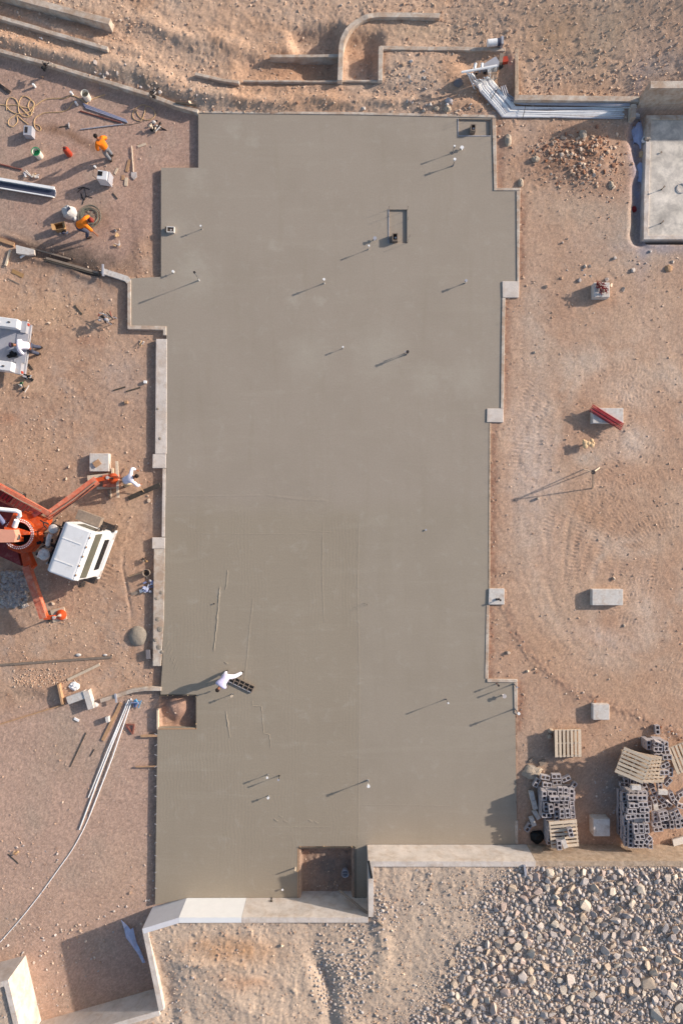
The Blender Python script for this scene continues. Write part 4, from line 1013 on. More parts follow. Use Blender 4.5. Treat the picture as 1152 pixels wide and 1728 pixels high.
# left heap
g0 = gz(*W(935, 1345, .4)[:2])
L1 = [(919.6,1312.4,10,.42),(938.2,1310.5,0,.42),(954.9,1314.8,-25,.42),(905.3,1321.5,-60,.30),(922.9,1324.9,5,.44),(939.2,1321,-5,.44),(966.9,1327.2,-55,.42),(965.9,1343.5,90,.44)]
rows_label(L1, 'grey hollow block', 'above the left pile', 'loose blocks above the left block pile')
L2 = [(918.2,1343.5,90,.80),(931.5,1339.6,0,.78),(944.9,1336.5,90,.78),(954,1337.2,90,.78),(935.4,1348.6,0,.97),(952.5,1348,0,.96),(921,1361.7,88,.80),(929.6,1365.5,82,.99),(938.3,1362,86,.80),
      (946.4,1358,88,.80),(955.2,1357.6,88,.80),(947.8,1373.5,87,.99),(957.2,1372.5,85,.99),(964.6,1360,85,.62),(966,1374,85,.62),(921.6,1376.4,0,.80),(939.2,1377.5,90,.80)]
rows_label(L2, 'grey hollow block', 'of the left pile', 'top blocks of the left pile')
def under(px0, py0, px1, py1, ztop, zlow, label, group, g=0, ang=0, hollow=False, skip=()):
    """hidden courses below a pile: whole courses of blocks"""
    a, b = W(px0, py0, ztop), W(px1, py1, ztop); x0, x1 = min(a.x, b.x), max(a.x, b.x); y0, y1 = min(a.y, b.y), max(a.y, b.y)
    z = ztop; k = 0
    while z > zlow + .05:
        z -= .192
        if z < zlow - .1: break
        nx_ = int((x1 - x0 + .02) / (.405 if k % 2 else .205)); ny_ = int((y1 - y0 + .02) / (.205 if k % 2 else .405))
        for i in range(nx_):
            for j in range(ny_):
                if 0 < i < nx_ - 1 and 0 < j < ny_ - 1: continue       # the core of the pile shows nowhere
                if k % 2: c = (x0 + .2 + .405 * i, y1 - .1 - .205 * j, 0)
                else: c = (x0 + .1 + .205 * i, y1 - .2 - .405 * j, math.pi / 2)
                o = bpy.data.objects.new('hollow_block', bm_); col.objects.link(o); o.location = (c[0] + random.uniform(-.012,.012), c[1] + random.uniform(-.012,.012), z); o.rotation_euler = (0, 0, c[2] + random.uniform(-.04,.04))
                sd_ = 'left side' if i == 0 else ('right side' if i == nx_ - 1 else ('upper side' if j == 0 else 'lower side')); nn_ = (j if i in (0, nx_ - 1) else i)
                setp(o, f'{label}, {ORD[k]} hidden course, {sd_}, {ORD[nn_]}', 'block', group)
        k += 1
under(913,1332,969,1382, .60, g0, 'block under the left pile', 'lower blocks of the left pile')
under(925,1390,978,1432, .74, g0, 'block under the slatted pallet', 'blocks under the pallet of the left pile')
for a in [(891.4,1397,-55,.22,True),(898.6,1387,70,.24,False),(901.5,1358.7,78,.2,False),(897.5,1343.5,80,.2,False),(905,1376,60,.2,False)]:
    blk(a[0], a[1], a[2], a[3], {891.4:'hollow block lying alone left of the black tarp',898.6:'solid block lying just above the black tarp',901.5:'dusty grey block on the ground left of the left pile, middle one',
        897.5:'dusty grey block on the ground left of the left pile, uppermost',905:'dusty grey block on the ground left of the left pile, lowest'}[a[0]], 'loose blocks left of the left pile', a[4])
# right heap
R1 = [(1052.8,1344.8,90,.80),(1055.4,1362.7,90,.80),(1055.4,1386,90,.80),(1057.7,1403,90,.80),(1057,1420.5,90,.80)]
for k, t in enumerate(R1): blk(*t, f'{ORD[k]} block from the top in the shaded left column of the right pile', 'blocks in the left column of the right pile')
R2 = [(1067,1346.5,0,1.15),(1083,1347,0,1.13),(1083,1338.3,0,.95),(1069.2,1360,0,1.15),(1084.5,1358,0,1.15),(1066,1369.6,0,1.16),(1087.2,1367,0,1.15),(1063.4,1378.8,-3,1.15),(1079.5,1377.2,-2,1.15),(1091,1380,88,1.14)]
rows_label(R2, 'hollow block', 'high in the right pile', 'top blocks of the right pile')
R3 = [(1072.4,1399,87,1.16),(1081.6,1398.5,87,1.16),(1090.8,1398.8,84,1.16),(1079.2,1412.5,-5,1.17),(1077.7,1421.8,0,1.15),(1092.6,1418,-50,1.15),(1097,1425,88,.97)]
rows_label(R3, 'pale hollow block', 'low in the right pile', 'pale blocks at the foot of the right pile')
under(1060,1336,1094,1432, .95, g0, 'block under the right pile', 'lower blocks of the right pile')
under(1048,1338,1062,1430, .60, g0, 'block left of the right pile', 'side blocks of the right pile')
blk(1073,1329.5,0,1.16,'flat topped solid block at the head of the right pile','flat topped blocks among the hollow blocks',False); blk(1077,1385,0,.97,'flat topped solid block between the halves of the right pile','flat topped blocks among the hollow blocks',False)
blk(1118,1337.5,3,.55,'flat pale block among the tumbled blocks by the pallets','flat topped blocks among the hollow blocks',False); blk(1106,1361.8,80,.25,'flat pale block lying below the tumbled blocks','flat topped blocks among the hollow blocks',False)
R4 = [(1105.7,1378.7,85,.5),(1107.8,1391.2,-3,.5),(1110.5,1400,-5,.5),(1118.4,1372.9,-12,.62),(1120.5,1381.6,-12,.62),(1123,1394.6,-5,.45),(1133,1391.5,85,.5),(1135.2,1377,68,.6),(1143,1373.4,68,.6),(1143,1391,80,.5),(1151,1389,80,.5)]
rows_label(R4, 'hollow block', 'of the low stack beside the right pile', 'low stack beside the right pile')
under(1103,1376,1152,1402, .32, g0, 'block under the low stack', 'bottom blocks of the low stack')
R5 = [(1103,1335.4,65,.45,(8,5)),(1103.5,1350,65,.42),(1132.7,1342.7,65,.45,(0,10)),(1115,1347,45,.3,(12,0)),(1149.7,1340,-25,.35,(0,8)),(1149,1361,15,.3),(1088,1328.5,65,.35),(1087,1338.8,20,.30),(1098,1322,60,.3,(5,10)),
      (1053.3,1324,0,.35),(1056,1314.5,88,.35),(1066,1316,88,.35),(1076,1319,85,.35),(1127,1355,30,.25,(20,0)),(1140,1352,-50,.22,(0,15)),(1116,1361,-20,.22),(1095,1360,88,.3)]
rows_label(R5, 'tumbled hollow block', 'between the right piles', 'tumbled blocks between the right piles')
R6 = [(1123.2,1259.7,88,.8),(1125.3,1278.2,0,.8),(1121.5,1292,-25,.8,(0,4)),(1120,1304,0,.75),(1126.4,1320,-50,.4,(6,0)),(1113,1324.8,85,.45),(1131,1303.5,90,.5),(1110,1264.5,0,.78),(1111,1255,20,.8,(15,0)),(1122,1269.8,0,.62),(1111,1276,0,.66),(1112,1284.5,0,.5),(1113,1309,3,.6)]
rows_label(R6, 'hollow block', 'right of the tilted pallets', 'heap right of the tilted pallets')
under(1106,1250,1129,1318, .56, g0, 'block beside the tilted pallets', 'lower blocks beside the tilted pallets')
under(1090,1250,1105,1268, .60, g0, 'shaded block behind the tilted pallets', 'shaded blocks behind the tilted pallets')
z_ = gz(*W(1108.9, 1231.8)[:2]); blk(1108.9,1231.8,88,z_ + .20,'single hollow block standing alone above the tilted pallets','blocks standing alone')

# pallets
def make_pallet(label, loc, rot, group='wooden pallets'):
    t = thing('pallet', label, 'pallet', loc, 0, group); t.rotation_euler = rot
    b = None
    for k in range(7):
        y = -.51 + .17 * k; w = .135 if k in (0, 6) else .10
        part('board', MB().box((random.uniform(-.004,.004), y, .125), (1.2, w, .020), rz=random.uniform(-.006,.006)), M['wood_pale'], t)
    for x in (-.56, 0, .56): part('stringer', MB().box((x, 0, .068), (.045, 1.1, .09)), M['wood_pale'], t)
    for y in (-.5, 0, .5): part('bottom_board', MB().box((0, y, .011), (1.2, .1, .018)), M['wood_orange'], t)
    return t
def pallet_at(px, py, z, deg, label, rx=0, ry=0, src=None):
    p = W(px, py, z); loc = (p.x, p.y, z - .135); rot = (R(rx), R(ry), -R(deg))
    return make_pallet(label, loc, rot) if src is None else copy_thing(src, loc, rot, label)
pl = pallet_at(951,1407.5,.90,-5,'slatted pallet on the left block pile with two hollow blocks on it')
blk(962.6,1405.5,76,1.10,'hollow block on the right half of the slatted pallet','blocks on the slatted pallet'); blk(943.5,1427,86,1.09,'hollow block at the lower edge of the slatted pallet','blocks on the slatted pallet')
blk(952,1424,70,1.0,'solid pale block at the lower edge of the slatted pallet','blocks on the slatted pallet',False)
z1_ = g0 + .14
for k in range(3): pallet_at(957 + .4*k, 1254.5, g0 + .14 * (k + 1) + .005, 86 + 1.5*k, ['lowest','middle','top'][k] + ' pallet of the stack above the left block pile, slats upright', src=pl)
for k in range(5):
    pallet_at(1069 + 7.0*(4-k), 1292 + 1.2 * (4-k), .62 + .145*k, 21 - 4.5*(4-k)*1.0, ['bottom','second lowest','middle','second highest','top'][k] + ' pallet of the leaning stack beside the right heap', ry=-2 - 2*k, src=pl)
for k in range(4):
    pallet_at(1069, 1291, g0 + .14*(k+1), 14 - 2*k, ['lowest','second','third','fourth'][k] + ' pallet of the straight stack hidden under the leaning pallets', src=pl)
for k in range(2): pallet_at(1154, 1277, .42 + .15*k, 66 + 2*k, ['lower','upper'][k] + ' pallet cut off by the right edge of the frame', src=pl)
for dx, dy in ((0,0),): 
    blk(1150,1270,66,.26,'block under the pallet at the right edge of the frame','blocks under the right edge pallet'); blk(1158,1290,66,.26,'lower block under the pallet at the right edge of the frame','blocks under the right edge pallet')
# black tarp and rubble beside the piles
def blob(name, px, py, rx, ry, rz, m, label, cat, seed, dz=0, sharp=.35, group=None, lift=.0):
    g = G(px, py); mb = MB(); n, k = 18, 9; V = []
    mb.ball((0,0,0), 1, n, k)
    mb.v = [((v[0] * (1 + sharp * mnoise.noise(Vector(v)*1.6 + Vector((seed,0,0))))) * rx, v[1] * (1 + sharp * mnoise.noise(Vector(v)*1.6 + Vector((0,seed,0)))) * ry, max(v[2], -.3) * rz * (1 + sharp * mnoise.noise(Vector(v)*2.4 + Vector((0,0,seed))))) for v in mb.v]
    mb.v = [(v[0] + g.x, v[1] + g.y, v[2] + g.z + lift) for v in mb.v]
    return one(name, mb, M[m], label, cat, group, sm=True)
blob('tarp', 905,1411,.36,.30,.22,'tarp_black','crumpled black plastic tarp beside the left block pile','tarp',3)
M['boulder_grey'] = mat('boulder_grey', srgb(186,168,148), .95, .18, 5, 1.0, 14, bdist=.04)
blob('boulder', 898,1303,.42,.34,.20,'boulder_grey','broad crumbly clay lump above the left block pile','boulder',5, sharp=.5)
blob('boulder', 928,1233,.14,.11,.12,'boulder_grey','tan stone at the upper left corner of the upright slat pallets','boulder',8); blob('boulder', 927,1243,.13,.12,.12,'boulder_grey','second stone left of the upright slat pallets','boulder',9)
one('scrap_board', MB().box(G(896,1282,.04), (.26,.12,.04), rz=.6), M['wood_grey'], 'small grey board scrap in the shade left of the pallets', 'scrap')
one('scrap_board', MB().box(G(914,1286,.06), (.30,.22,.03), rz=.4, ry=.15), M['wood_grey'], 'broken sheet of grey board above the clay lump', 'scrap')
one('scrap_board', MB().box(G(1143,1417,.10), (.62,.30,.10), rz=.22, ry=.1), M['pale_concrete'], 'flat pale slab of stone at the right edge below the low stack', 'slab')

# concrete pads on the right field
def pad(px0, py0, px1, py1, h, label, m='pale_concrete'):
    c = W((px0+px1)/2, (py0+py1)/2, h); g = gz(c.x, c.y); z = g + h
    a, b = W(px0, py0, z), W(px1, py1, z)
    return one('concrete_pad', MB().box(((a.x+b.x)/2, (a.y+b.y)/2, (z + g - .25)/2), (abs(a.x-b.x), abs(a.y-b.y), z - g + .25)), M[m], label, 'concrete pad', 'concrete footing pads on the right field', bevel=.015), z
_, zp = pad(1001.5,476.5,1028,501.5,.34,'small white footing pad carrying the heap of red steel')
_, zq = pad(999.5,688.5,1051,714,.30,'white footing pad with long red steel bars across it')
pad(998.5,994.5,1050.5,1021.5,.26,'clean wide white footing pad in the lower right field')
pad(1000,1188.5,1027.5,1215,.26,'small square white footing pad above the pallets')
pad(1000.5,1382.5,1028.5,1411.5,.50,'shaded square footing pad between the two block piles')
mb = MB()
for k in range(46):
    t = k / 45; c0 = W(1006 + 13*t, 480 + 12*t, zp) + Vector((random.gauss(0,.07), random.gauss(0,.07), .03 + random.random() * .22))
    a = random.random() * 6.28; d = Vector((math.cos(a), math.sin(a), random.uniform(-.5,.5))) * .11
    mb.tube([c0 - d, c0, c0 + d.cross(Vector((0,0,1))) * .7], .016, 5)
o = one('steel_ties', mb, M['red_cage'], 'tangled heap of dark red steel ties on the white pad', 'steel ties')
for k in range(5):
    z = zq + .03 + .06 * (k % 2); off = (k - 2) * 2.5
    a = W(996.5 + off*.5, 687.5 - off + .5, z + .0); b = W(1049 + off*.5 , 720.5 - off, z); 
    one('steel_bar', MB().bar(a, b, .036, .045), M['steel_red'], ['lowest','second lowest','middle','second highest','highest'][k] + ' of the five red steel bars laid across the white pad', 'steel bar', 'red steel bars on the pad')
# tan lobed piece of cut foam
mb = MB(); g = G(988,749)
for dx, dy, r_ in [(-.13,.02,.13),(-.12,-.12,.12),(.16,.12,.09),(.17,-.07,.12),(.02,0,.11),(-.2,.12,.06),(.23,.0,.07)]: mb.ball((g.x + dx, g.y + dy, g.z + .26), (r_, r_, .06), 12, 6)
mb.tube([(g.x, g.y, g.z - .05),(g.x, g.y, g.z + .26)], .10, 8); one('foam_offcut', mb, M['bone_tan'], 'tan lobed offcut standing below the pad with red bars', 'foam offcut', sm=True)
# tripod
tq = G(998,799); tp = thing('survey_tripod', 'pale survey tripod with long thin shadows on the dirt', 'tripod', tq); top = W(1000,797,1.12)
for k, (fx, fy) in enumerate([(984,792),(1011,789),(999,824)]):
    f = G(fx, fy); part('leg', MB().bar(top, f, .045, .03), M['wood_pale' if k < 2 else 'wood_grey'], tp, world=True)
part('head', MB().lathe([(.01,0),(.09,0),(.09,.05),(.01,.05)], 14, c=(top.x, top.y, top.z)), M['steel_dark'], tp, world=True)
g = G(907,841); one('stake', MB().box((g.x, g.y, g.z + .06), (.09,.09,.14)), M['wood_pale'], 'little pale stake left of the tripod shadow', 'stake')
# short post on small right pad
g = W(841,1011,.06); one('pipe_stub', MB().tube([g, g + Vector((.02,-.02,.22))], .05, 10).ball(g + Vector((-.1,.0,.03)), .05, 8, 5), M['steel_dark'], 'short dark post on the small pad at the right slab edge', 'post')

# pipe stubs through the slab
STUB = 'plumbing pipe stubs through the slab'
def stub(px, py, h, r_, label, m='pvc_white', cap=None, z=0.0, lean=(0, 0)):
    g = W(px, py, z); tpt = g + Vector((lean[0], lean[1], h))
    t = thing('pipe_stub', label, 'pipe', g, 0, STUB)
    part('pipe', MB().tube([g - Vector((0,0,.05)), tpt], r_, 12), M[m], t, world=True, sm=True)
    if cap: part('cap', MB().tube([tpt - Vector((0,0,.06)), tpt + Vector((0,0,.02))], r_ * 1.35, 12), M[cap], t, world=True, sm=True)
    return t
stub(341.5,386.5,.34,.030,'short pipe stub alone in the upper left of the slab', cap='pvc_white')
stub(294,460.5,.20,.040,'low pipe stub near the left inner corner of the slab', cap='pvc_white')
stub(336.5,473,1.02,.035,'tallest thin pipe with a dark tip, near the left bulge', cap='black_matte')
stub(547,478,.52,.040,'pipe stub in the middle of the upper slab', cap='pvc_white')
stub(632,404.5,.16,.06,'squat grey pipe stub left of the recessed box', 'pvc_grey', 'pvc_grey')
stub(621.5,421,.45,.030,'thin pipe stub below the squat grey one', cap='pvc_white')
stub(783.5,478,.36,.045,'pipe stub near the right slab edge, level with the pad', cap='pvc_grey')
stub(578.5,588,.28,.030,'short pipe stub left of the pair of capped pipes', cap='pvc_white')
stub(685.5,598,.50,.05,'broad capped pipe in the middle right of the slab', 'pvc_grey', 'steel_dark'); stub(682.5,596.5,.36,.028,'thin pipe close against the broad capped one', 'pvc_grey')
stub(764,280,.46,.045,'lower pipe of the leaning pair below the top right recess', 'pvc_grey', 'pvc_white', lean=(.0,.06)); stub(762.5,258.5,.52,.032,'upper pipe of the leaning pair below the top right recess', 'pvc_grey', 'pvc_white', lean=(.02,.04))
stub(778,252,.15,.06,'squat pipe with a round cap beside the leaning pair', cap='pvc_white')
stub(752,1179.5,.66,.028,'thin tall pipe in the lower right of the slab', 'pvc_grey', 'pvc_white')
stub(848.5,1172.5,.22,.07,'squat ball-topped pipe in the lower right step', 'pvc_grey', 'chrome')
stub(837.5,1153.5,.36,.035,'dark pipe just inside the pinkish stem wall', 'pipe_red', 'steel_dark'); stub(866,1154,.62,.04,'grey pipe at the corner of the lower right step', 'pvc_grey')
stub(867.5,1196,.74,.045,'tall grey pipe at the foot of the short stem wall', 'pvc_grey', 'pvc_white')
stub(471.5,1308.5,.52,.032,'right one of two pipes side by side below the workers', 'steel_dark', 'pvc_grey'); stub(452.5,1306.5,.40,.035,'left one of two pipes side by side below the workers', cap='pvc_white')
stub(453.5,1342.5,.26,.04,'short capped pipe below the pair of pipes', cap='pvc_white')
stub(620.5,1316.5,.68,.05,'white capped pipe in the lower middle of the slab', cap='pvc_white')
stub(393,1171,.38,.04,'short pipe below the bent worker on the slab', 'pvc_grey', 'wood_pale')
stub(361.5,1018.5,.06,.035,'tiny dark stub left of the raked ridge', 'steel_dark')
stub(718,894,.05,.045,'flat round cap in the smooth middle of the slab', 'pvc_grey')
stub(477,1499,.12,.05,'small stub in the shade left of the lower pit','pvc_white'); stub(459,1515,.30,.04,'short dark stub by the foot of the retaining wall','wood_grey', 'wood_dark')
stub(388,1153.5,.75,.012,'thin upright rod in front of the bent worker', 'steel_dark')
for px, py, l_ in [(615,1018,.22),(619,1020,.30)]: 
    one('rebar_rod', MB().tube([W(px,py,0), W(px,py,0) + Vector((0,0,l_))], .009, 6), M['steel_dark'], ('left' if px < 617 else 'right') + ' rod of the close pair standing in the wet concrete', 'rod', 'pair of thin rods')
# finished slab stubs
for px, py, h, lb in [(1114,258,.06,'stub in the shade on the finished slab'),(1115,320,.30,'upper sunlit stub on the finished slab'),(1114,377,.24,'lower sunlit stub on the finished slab')]:
    stub(px, py, h, .045, lb, 'wood_grey')
t_ = W(1149,318,.01); one('pipe_collar', MB().lathe([(.20,.0),(.215,.0),(.215,.03),(.20,.03)], 28, c=t_, cap=False), M['pvc_grey'], 'round pipe collar on the finished slab at the right edge', 'collar')

# valve boxes in the slab
def valve_box(px, py, z, w, d, h, ang, label, m='wood_grey', inn='black_matte'):
    g = W(px, py, z); t = thing('valve_box', label, 'box', g, -R(ang), 'small boxes set in the slab')
    th = .035
    mb = MB().box((-w/2 + th/2,0,h/2),(th,d,h)).box((w/2 - th/2,0,h/2),(th,d,h)).box((0,-d/2 + th/2,h/2),(w - 2*th - .002,th,h)).box((0,d/2 - th/2,h/2),(w - 2*th - .002,th,h))
    part('side', mb, M[m], t); part('bottom', MB().box((0,0,.01),(w - .08,d - .08,.02)), M[inn], t)
    part('pipe_end', MB().tube([(.02,-.02,.0),(.02,-.02,h*.8)], .045, 10), M['chrome'], t, sm=True)
valve_box(665.5,404,-.075,.24,.34,.30,0,'small open box at the lower end of the long recess'); valve_box(796,221,-.075,.22,.30,.30,2,'small open box in the top right recess')
valve_box(289,389,.0,.34,.26,.14,3,'small pale box on the slab near the left edge','pale_concrete','wood_orange')
one('pipe_stub', MB().box(W(281.5,387.5,.06), (.12,.20,.14)), M['wood_dark'], 'dark green block beside the small pale box', 'block')
# form strips and strings round the recesses
for a, b, lb in [((655.5,353),(655.5,411),'left form strip of the long recess'),((772.4,200),(772.4,229),'left form strip of the top right recess'),((772.4,229.4),(827,229.4),'lower form strip of the top right recess')]:
    one('form_strip', MB().bar(W(*a,.012), W(*b,.006), .03, .016), M['pvc_grey'], lb, 'form strip', 'form strips round the recesses')
for SI, (px, py, h) in enumerate([(655.5,354,.36),(655.5,366,.34),(687,354,.36),(687.5,371,.3),(687,410,.42),(690.5,400,.24),(655.5,404,.16),(772.4,204,.26),(806,196.5,.62),(824,229,.2)]):
    one('form_stake', MB().tube([W(px,py,-.02), W(px,py,0) + Vector((0,0,h))], .009, 6), M['steel_dark'], 'thin stake at the slab recess, ' + ['upper left corner of the long recess','left side of the long recess','upper right corner of the long recess','right side of the long recess','lower right corner of the long recess','just right of the long recess','lower left of the long recess','left side of the top right recess','above the top right recess','lower right of the top right recess'][SI], 'stake', 'thin stakes round the recesses')
for k, (px, py, r_) in enumerate([(266,1045,.10),(270,1062,.13),(262,1080,.09),(268,1092,.12),(273,1100,.08),(264,1010,.07),(272,1000,.09),(266,690,.06),(270,740,.07),(845,700,.06),(833,1004,.05),(700,1438,.08),(560,1534,.07)]):
    mb = MB().ball((0,0,0), 1, 12, 6); q_ = W(px, py, .02) if py < 1400 else None
    if q_ is None: continue
    mb.v = [(v[0]*r_*(1 + .5*mnoise.noise(Vector(v)*2 + Vector((k,0,0)))) + q_.x, v[1]*r_*(1 + .5*mnoise.noise(Vector(v)*2 + Vector((0,k,0)))) + q_.y, max(v[2],0)*.018 + .012) for v in mb.v]
    one('mortar_splash', mb, M['wet_mound'], 'grey mortar splash on a light ledge of the slab edge, ' + ORD[k] + ' of the series', 'splash', 'mortar splashes on the ledges', sm=True)
# stakes and ties along the forms
TIES = ([(825.5,y) for y in (722,742,765,788,812,838,866,895,925,955,982)] + [(822,y) for y in (1040,1068,1100,1128)] + [(870,y) for y in (1218,1238,1262,1290,1320,1352,1400)] + [(872,y) for y in (335,360,410,440)] + [(846,y) for y in (520,545,600,650)] + [(829,y) for y in (215,238,264,290)])
RT = {k: r for r, k in enumerate(sorted(range(len(TIES)), key=lambda i: TIES[i][1]))}
for k, (px, py) in enumerate(TIES):
    h = random.uniform(.08,.22); g = W(px + random.uniform(-.6,.6), py, 0)
    one('form_stake', MB().tube([g - Vector((0,0,.02)), g + Vector((random.uniform(-.02,.02), 0, h))], .008, 5), M['steel_dark'], f'thin tie on the right slab edge, {ORD[RT[k]]} from the top', 'stake', 'ties along the right slab edge')
for k, py in enumerate([1240,1256,1275,1292,1310,1325,1345,1372,1392,1420,1445,1470,1500]):
    g = W(265.5, py, -.02); one('form_stake', MB().bar(g, g + Vector((-.10,-.06 if k % 2 else .07,.05)), .015, .015), M['pvc_grey'], f'small pale form tie on the lower left slab edge, {ORD[k]} from the top', 'tie', 'ties along the lower left slab edge')
one('form_brace', MB().bar(G(239,1241,.10), W(266,1241,-.03), .10, .05), M['wood_orange'], 'short wooden brace against the slab below the square pit', 'brace'); one('form_brace', MB().bar(G(230,1293,.08), W(266,1293,-.03), .05, .04), M['wood_orange'], 'thin lower wooden brace against the lower left slab edge', 'brace')
# wooden forms of the square pit
def pxbar(a, b, w, h, m, label, cat='board', name='form_board', z=0.0, group=None):
    return one(name, MB().bar(W(*a, z), W(*b, z), w, h), M[m], label, cat, group)
pxbar((267.5,1195),(267.5,1229),.06,.30,'wood_pale','upright pale form board on the left of the square pit', z=-.13); pxbar((268,1229),(333,1228.5),.05,.20,'wood_orange','lower form board of the square pit', z=-.09)
pxbar((332.3,1172),(332.3,1228),.03,.36,'wood_dark','right form board of the square pit', z=-.17); pxbar((270,1172.5),(332,1171.2),.03,.36,'wood_dark','upper form board of the square pit', z=-.17)
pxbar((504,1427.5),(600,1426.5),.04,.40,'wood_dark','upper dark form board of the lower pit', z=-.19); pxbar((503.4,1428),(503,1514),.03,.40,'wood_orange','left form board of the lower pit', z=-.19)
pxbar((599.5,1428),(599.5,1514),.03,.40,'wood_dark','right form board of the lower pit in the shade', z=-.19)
for PI_, (px, py) in enumerate([(505,1429),(545,1428),(592,1429),(500,1470),(291,1174),(316,1174),(330,1176),(330,1222),(282,1174)]):
    one('form_stake', MB().bar(W(px,py,.0), W(px,py,0) + Vector((.05,.03,.07)), .025, .02), M['bone_tan'], 'small pale peg on the ' + ['upper left corner of the lower pit','middle of the upper rim of the lower pit','upper right corner of the lower pit','left rim of the lower pit','middle of the upper rim of the square pit','right half of the upper rim of the square pit','upper right corner of the square pit','lower right corner of the square pit','left half of the upper rim of the square pit'][PI_], 'peg', 'pegs on the pit forms')
one('form_stake', MB().bar(W(498.5,1464,.0), W(499,1463,.0) + Vector((0,0,.34)), .05, .03), M['wood_pale'], 'wooden peg on the left rim of the lower pit, casting a bar of shade', 'peg')
g = W(582,1469,-.4); one('bucket', MB().lathe([(.13,0),(.17,.32),(.15,.32),(.12,.05)], 16, c=(g.x, g.y, -.42)).tube([(g.x-.15,g.y,-.1),(g.x,g.y+.1,0),(g.x+.15,g.y,-.1)], .012, 6), M['pvc_grey'], 'grey bucket standing in the shade of the lower pit', 'bucket')
a = W(573,1503,.35); b = W(646,1563,WTOP + .15); one('steel_pole', MB().tube([a, b], .055, 10), M['wood_grey'], 'long pole leaning over the wall out of the lower pit', 'pole', sm=True)
a = W(621.5,1453,WTOP + .04); b = W(627,1482,WTOP + .03); one('steel_pole', MB().bar(a, b, .09, .06), M['black_matte'], 'short black bar lying on top of the retaining wall', 'bar')
a = W(884,1459,WTOP + .03); one('marker_post', MB().bar(a, W(886.5,1478,WTOP+.02), .09, .08), M['pvc_grey'], 'pale bluish post lying on the ground just under the wall by the rocks', 'post')
# float resting by the worker on the slab
fl = thing('bull_float', 'dark ladder-like grate lying on the wet slab beside the bent worker', 'grate', W(408,1156,0))
A_, B_ = W(388,1144.5,.05), W(427,1163.5,.05); dv = (B_ - A_).normalized(); nv_ = Vector((-dv.y, dv.x, 0))
for s_ in (-.155, 0, .155): part('rail', MB().bar(A_ + nv_*s_, B_ + nv_*s_, .022 if s_ else .016, .05), M['pvc_grey' if s_ < 0 else 'wood_grey'], fl, world=True)
for s_ in (-.09, -.06, .06, .09): part('inner_rail', MB().bar(A_ + nv_*s_, B_ + nv_*s_, .022, .03), M['black_matte'], fl, world=True)
for k in range(6):
    c = A_ + (B_ - A_) * (k / 5); part('rung', MB().bar(c - nv_*.165, c + nv_*.165, .04, .06), M['wood_grey'], fl, world=True)

# ------------------------------------------------------------------ the yard at the upper left
def bucket(px, py, r_, h, m, label, inner='grey_inside', rim=None, rot=0):
    g = G(px, py); t = thing('bucket', label, 'bucket', g, rot)
    part('shell', MB().add([], []).lathe([(r_*.86,0),(r_,h),(r_*.93,h),(r_*.80,.03)], 22), M[m], t, sm=True)
    part('inside', MB().lathe([(.01,h*.55),(r_*.88,h*.55),(r_*.88,h*.56),(.01,h*.56)], 20), M[inner], t)
    if rim: part('rim', MB().lathe([(r_*.93,h),(r_*1.08,h - .005),(r_*1.08,h + .02),(r_*.93,h + .02)], 22, cap=False), M[rim], t, sm=True)
    part('handle', MB().tube([(r_*math.cos(a), r_*.2 + r_*.9*math.sin(a), h - .02 + .0*a) for a in np.linspace(0, math.pi, 8)], .008, 5), M['steel_dark'], t)
    return t
bucket(149,167,.175,.42,'bucket_white','white bucket near the long kerb wall, open at the top'); bucket(68,264,.18,.42,'bucket_white','white bucket with a green lid in the yard','plastic_green','plastic_green')
g = G(118,261); t = thing('fuel_can', 'red fuel canister standing on the brown stain', 'canister', g)
part('body', MB().lathe([(.13,0),(.14,.03),(.14,.42),(.10,.50),(.05,.52)], 18), M['can_red'], t, sm=True); part('cap', MB().lathe([(.045,.52),(.05,.60),(.01,.61)], 12), M['steel_dark'], t, sm=True); part('handle', MB().tube([(-.08,0,.5),(-.07,0,.6),(.02,0,.62)], .014, 6), M['can_red'], t)
g = G(53,227,0); t = thing('utility_box', 'light grey plastic box with a slot, left of the brown stain', 'box', g, R(-4)); part('body', MB().box((0,0,.17),(.36,.42,.34)), M['pvc_grey'], t); part('recess', MB().box((-.06,.02,.345),(.12,.26,.012)), M['steel_dark'], t)
# compressor
g = G(181,307); t = thing('generator', 'white boxy generator casting a broad shadow in the yard', 'generator', g, R(-8))
part('body', MB().box((0,0,.36),(.46,.42,.56), taper=.9), M['truck_white'], t); part('grille', MB().box((-.09,.05,.652),(.20,.18,.02)), M['black_matte'], t); part('frame_side', MB().box((.25,0,.30),(.05,.46,.5)), M['pvc_grey'], t)
part('handle', MB().tube([(-.25,.18,.6),(-.30,.18,.85),(-.30,-.18,.85),(-.25,-.18,.6)], .014, 6), M['steel_dark'], t); part('antenna', MB().tube([(.12,.2,.6),(.13,.24,.95)], .01, 5), M['steel_dark'], t)
one('cord', MB().tube([G(131,325,.02),G(142,316,.015),G(146,330,.015),G(144,337,.015),G(138,334,.015),G(137,326,.015),G(142,338,.015),G(140,345,.015)], .015, 6).tube([G(145,331,.015),G(150,332,.015),G(157,334,.015)], .012, 5).tube([G(132,319,.02),G(140,316,.02),G(152,320,.02)], .016, 5), M['black_rubber'], 'black looped cord beside the generator', 'cord')
one('paper_cup', MB().lathe([(.04,0),(.05,.14),(.01,.14)], 12, c=G(162,283)), M['pvc_white'], 'small white cup above the generator', 'cup', sm=True)
for i, (px, py) in enumerate([(59,145),(122,158),(130,175)]):
    one('paper_cup', MB().lathe([(.05,0),(.05,.22),(.01,.22)], 12, c=G(px + 1, py + 2)), M['pvc_white'], ['small white tube left of the white bucket','small white tube right of the white bucket','small grey tube below the white bucket'][i], 'tube', sm=True)
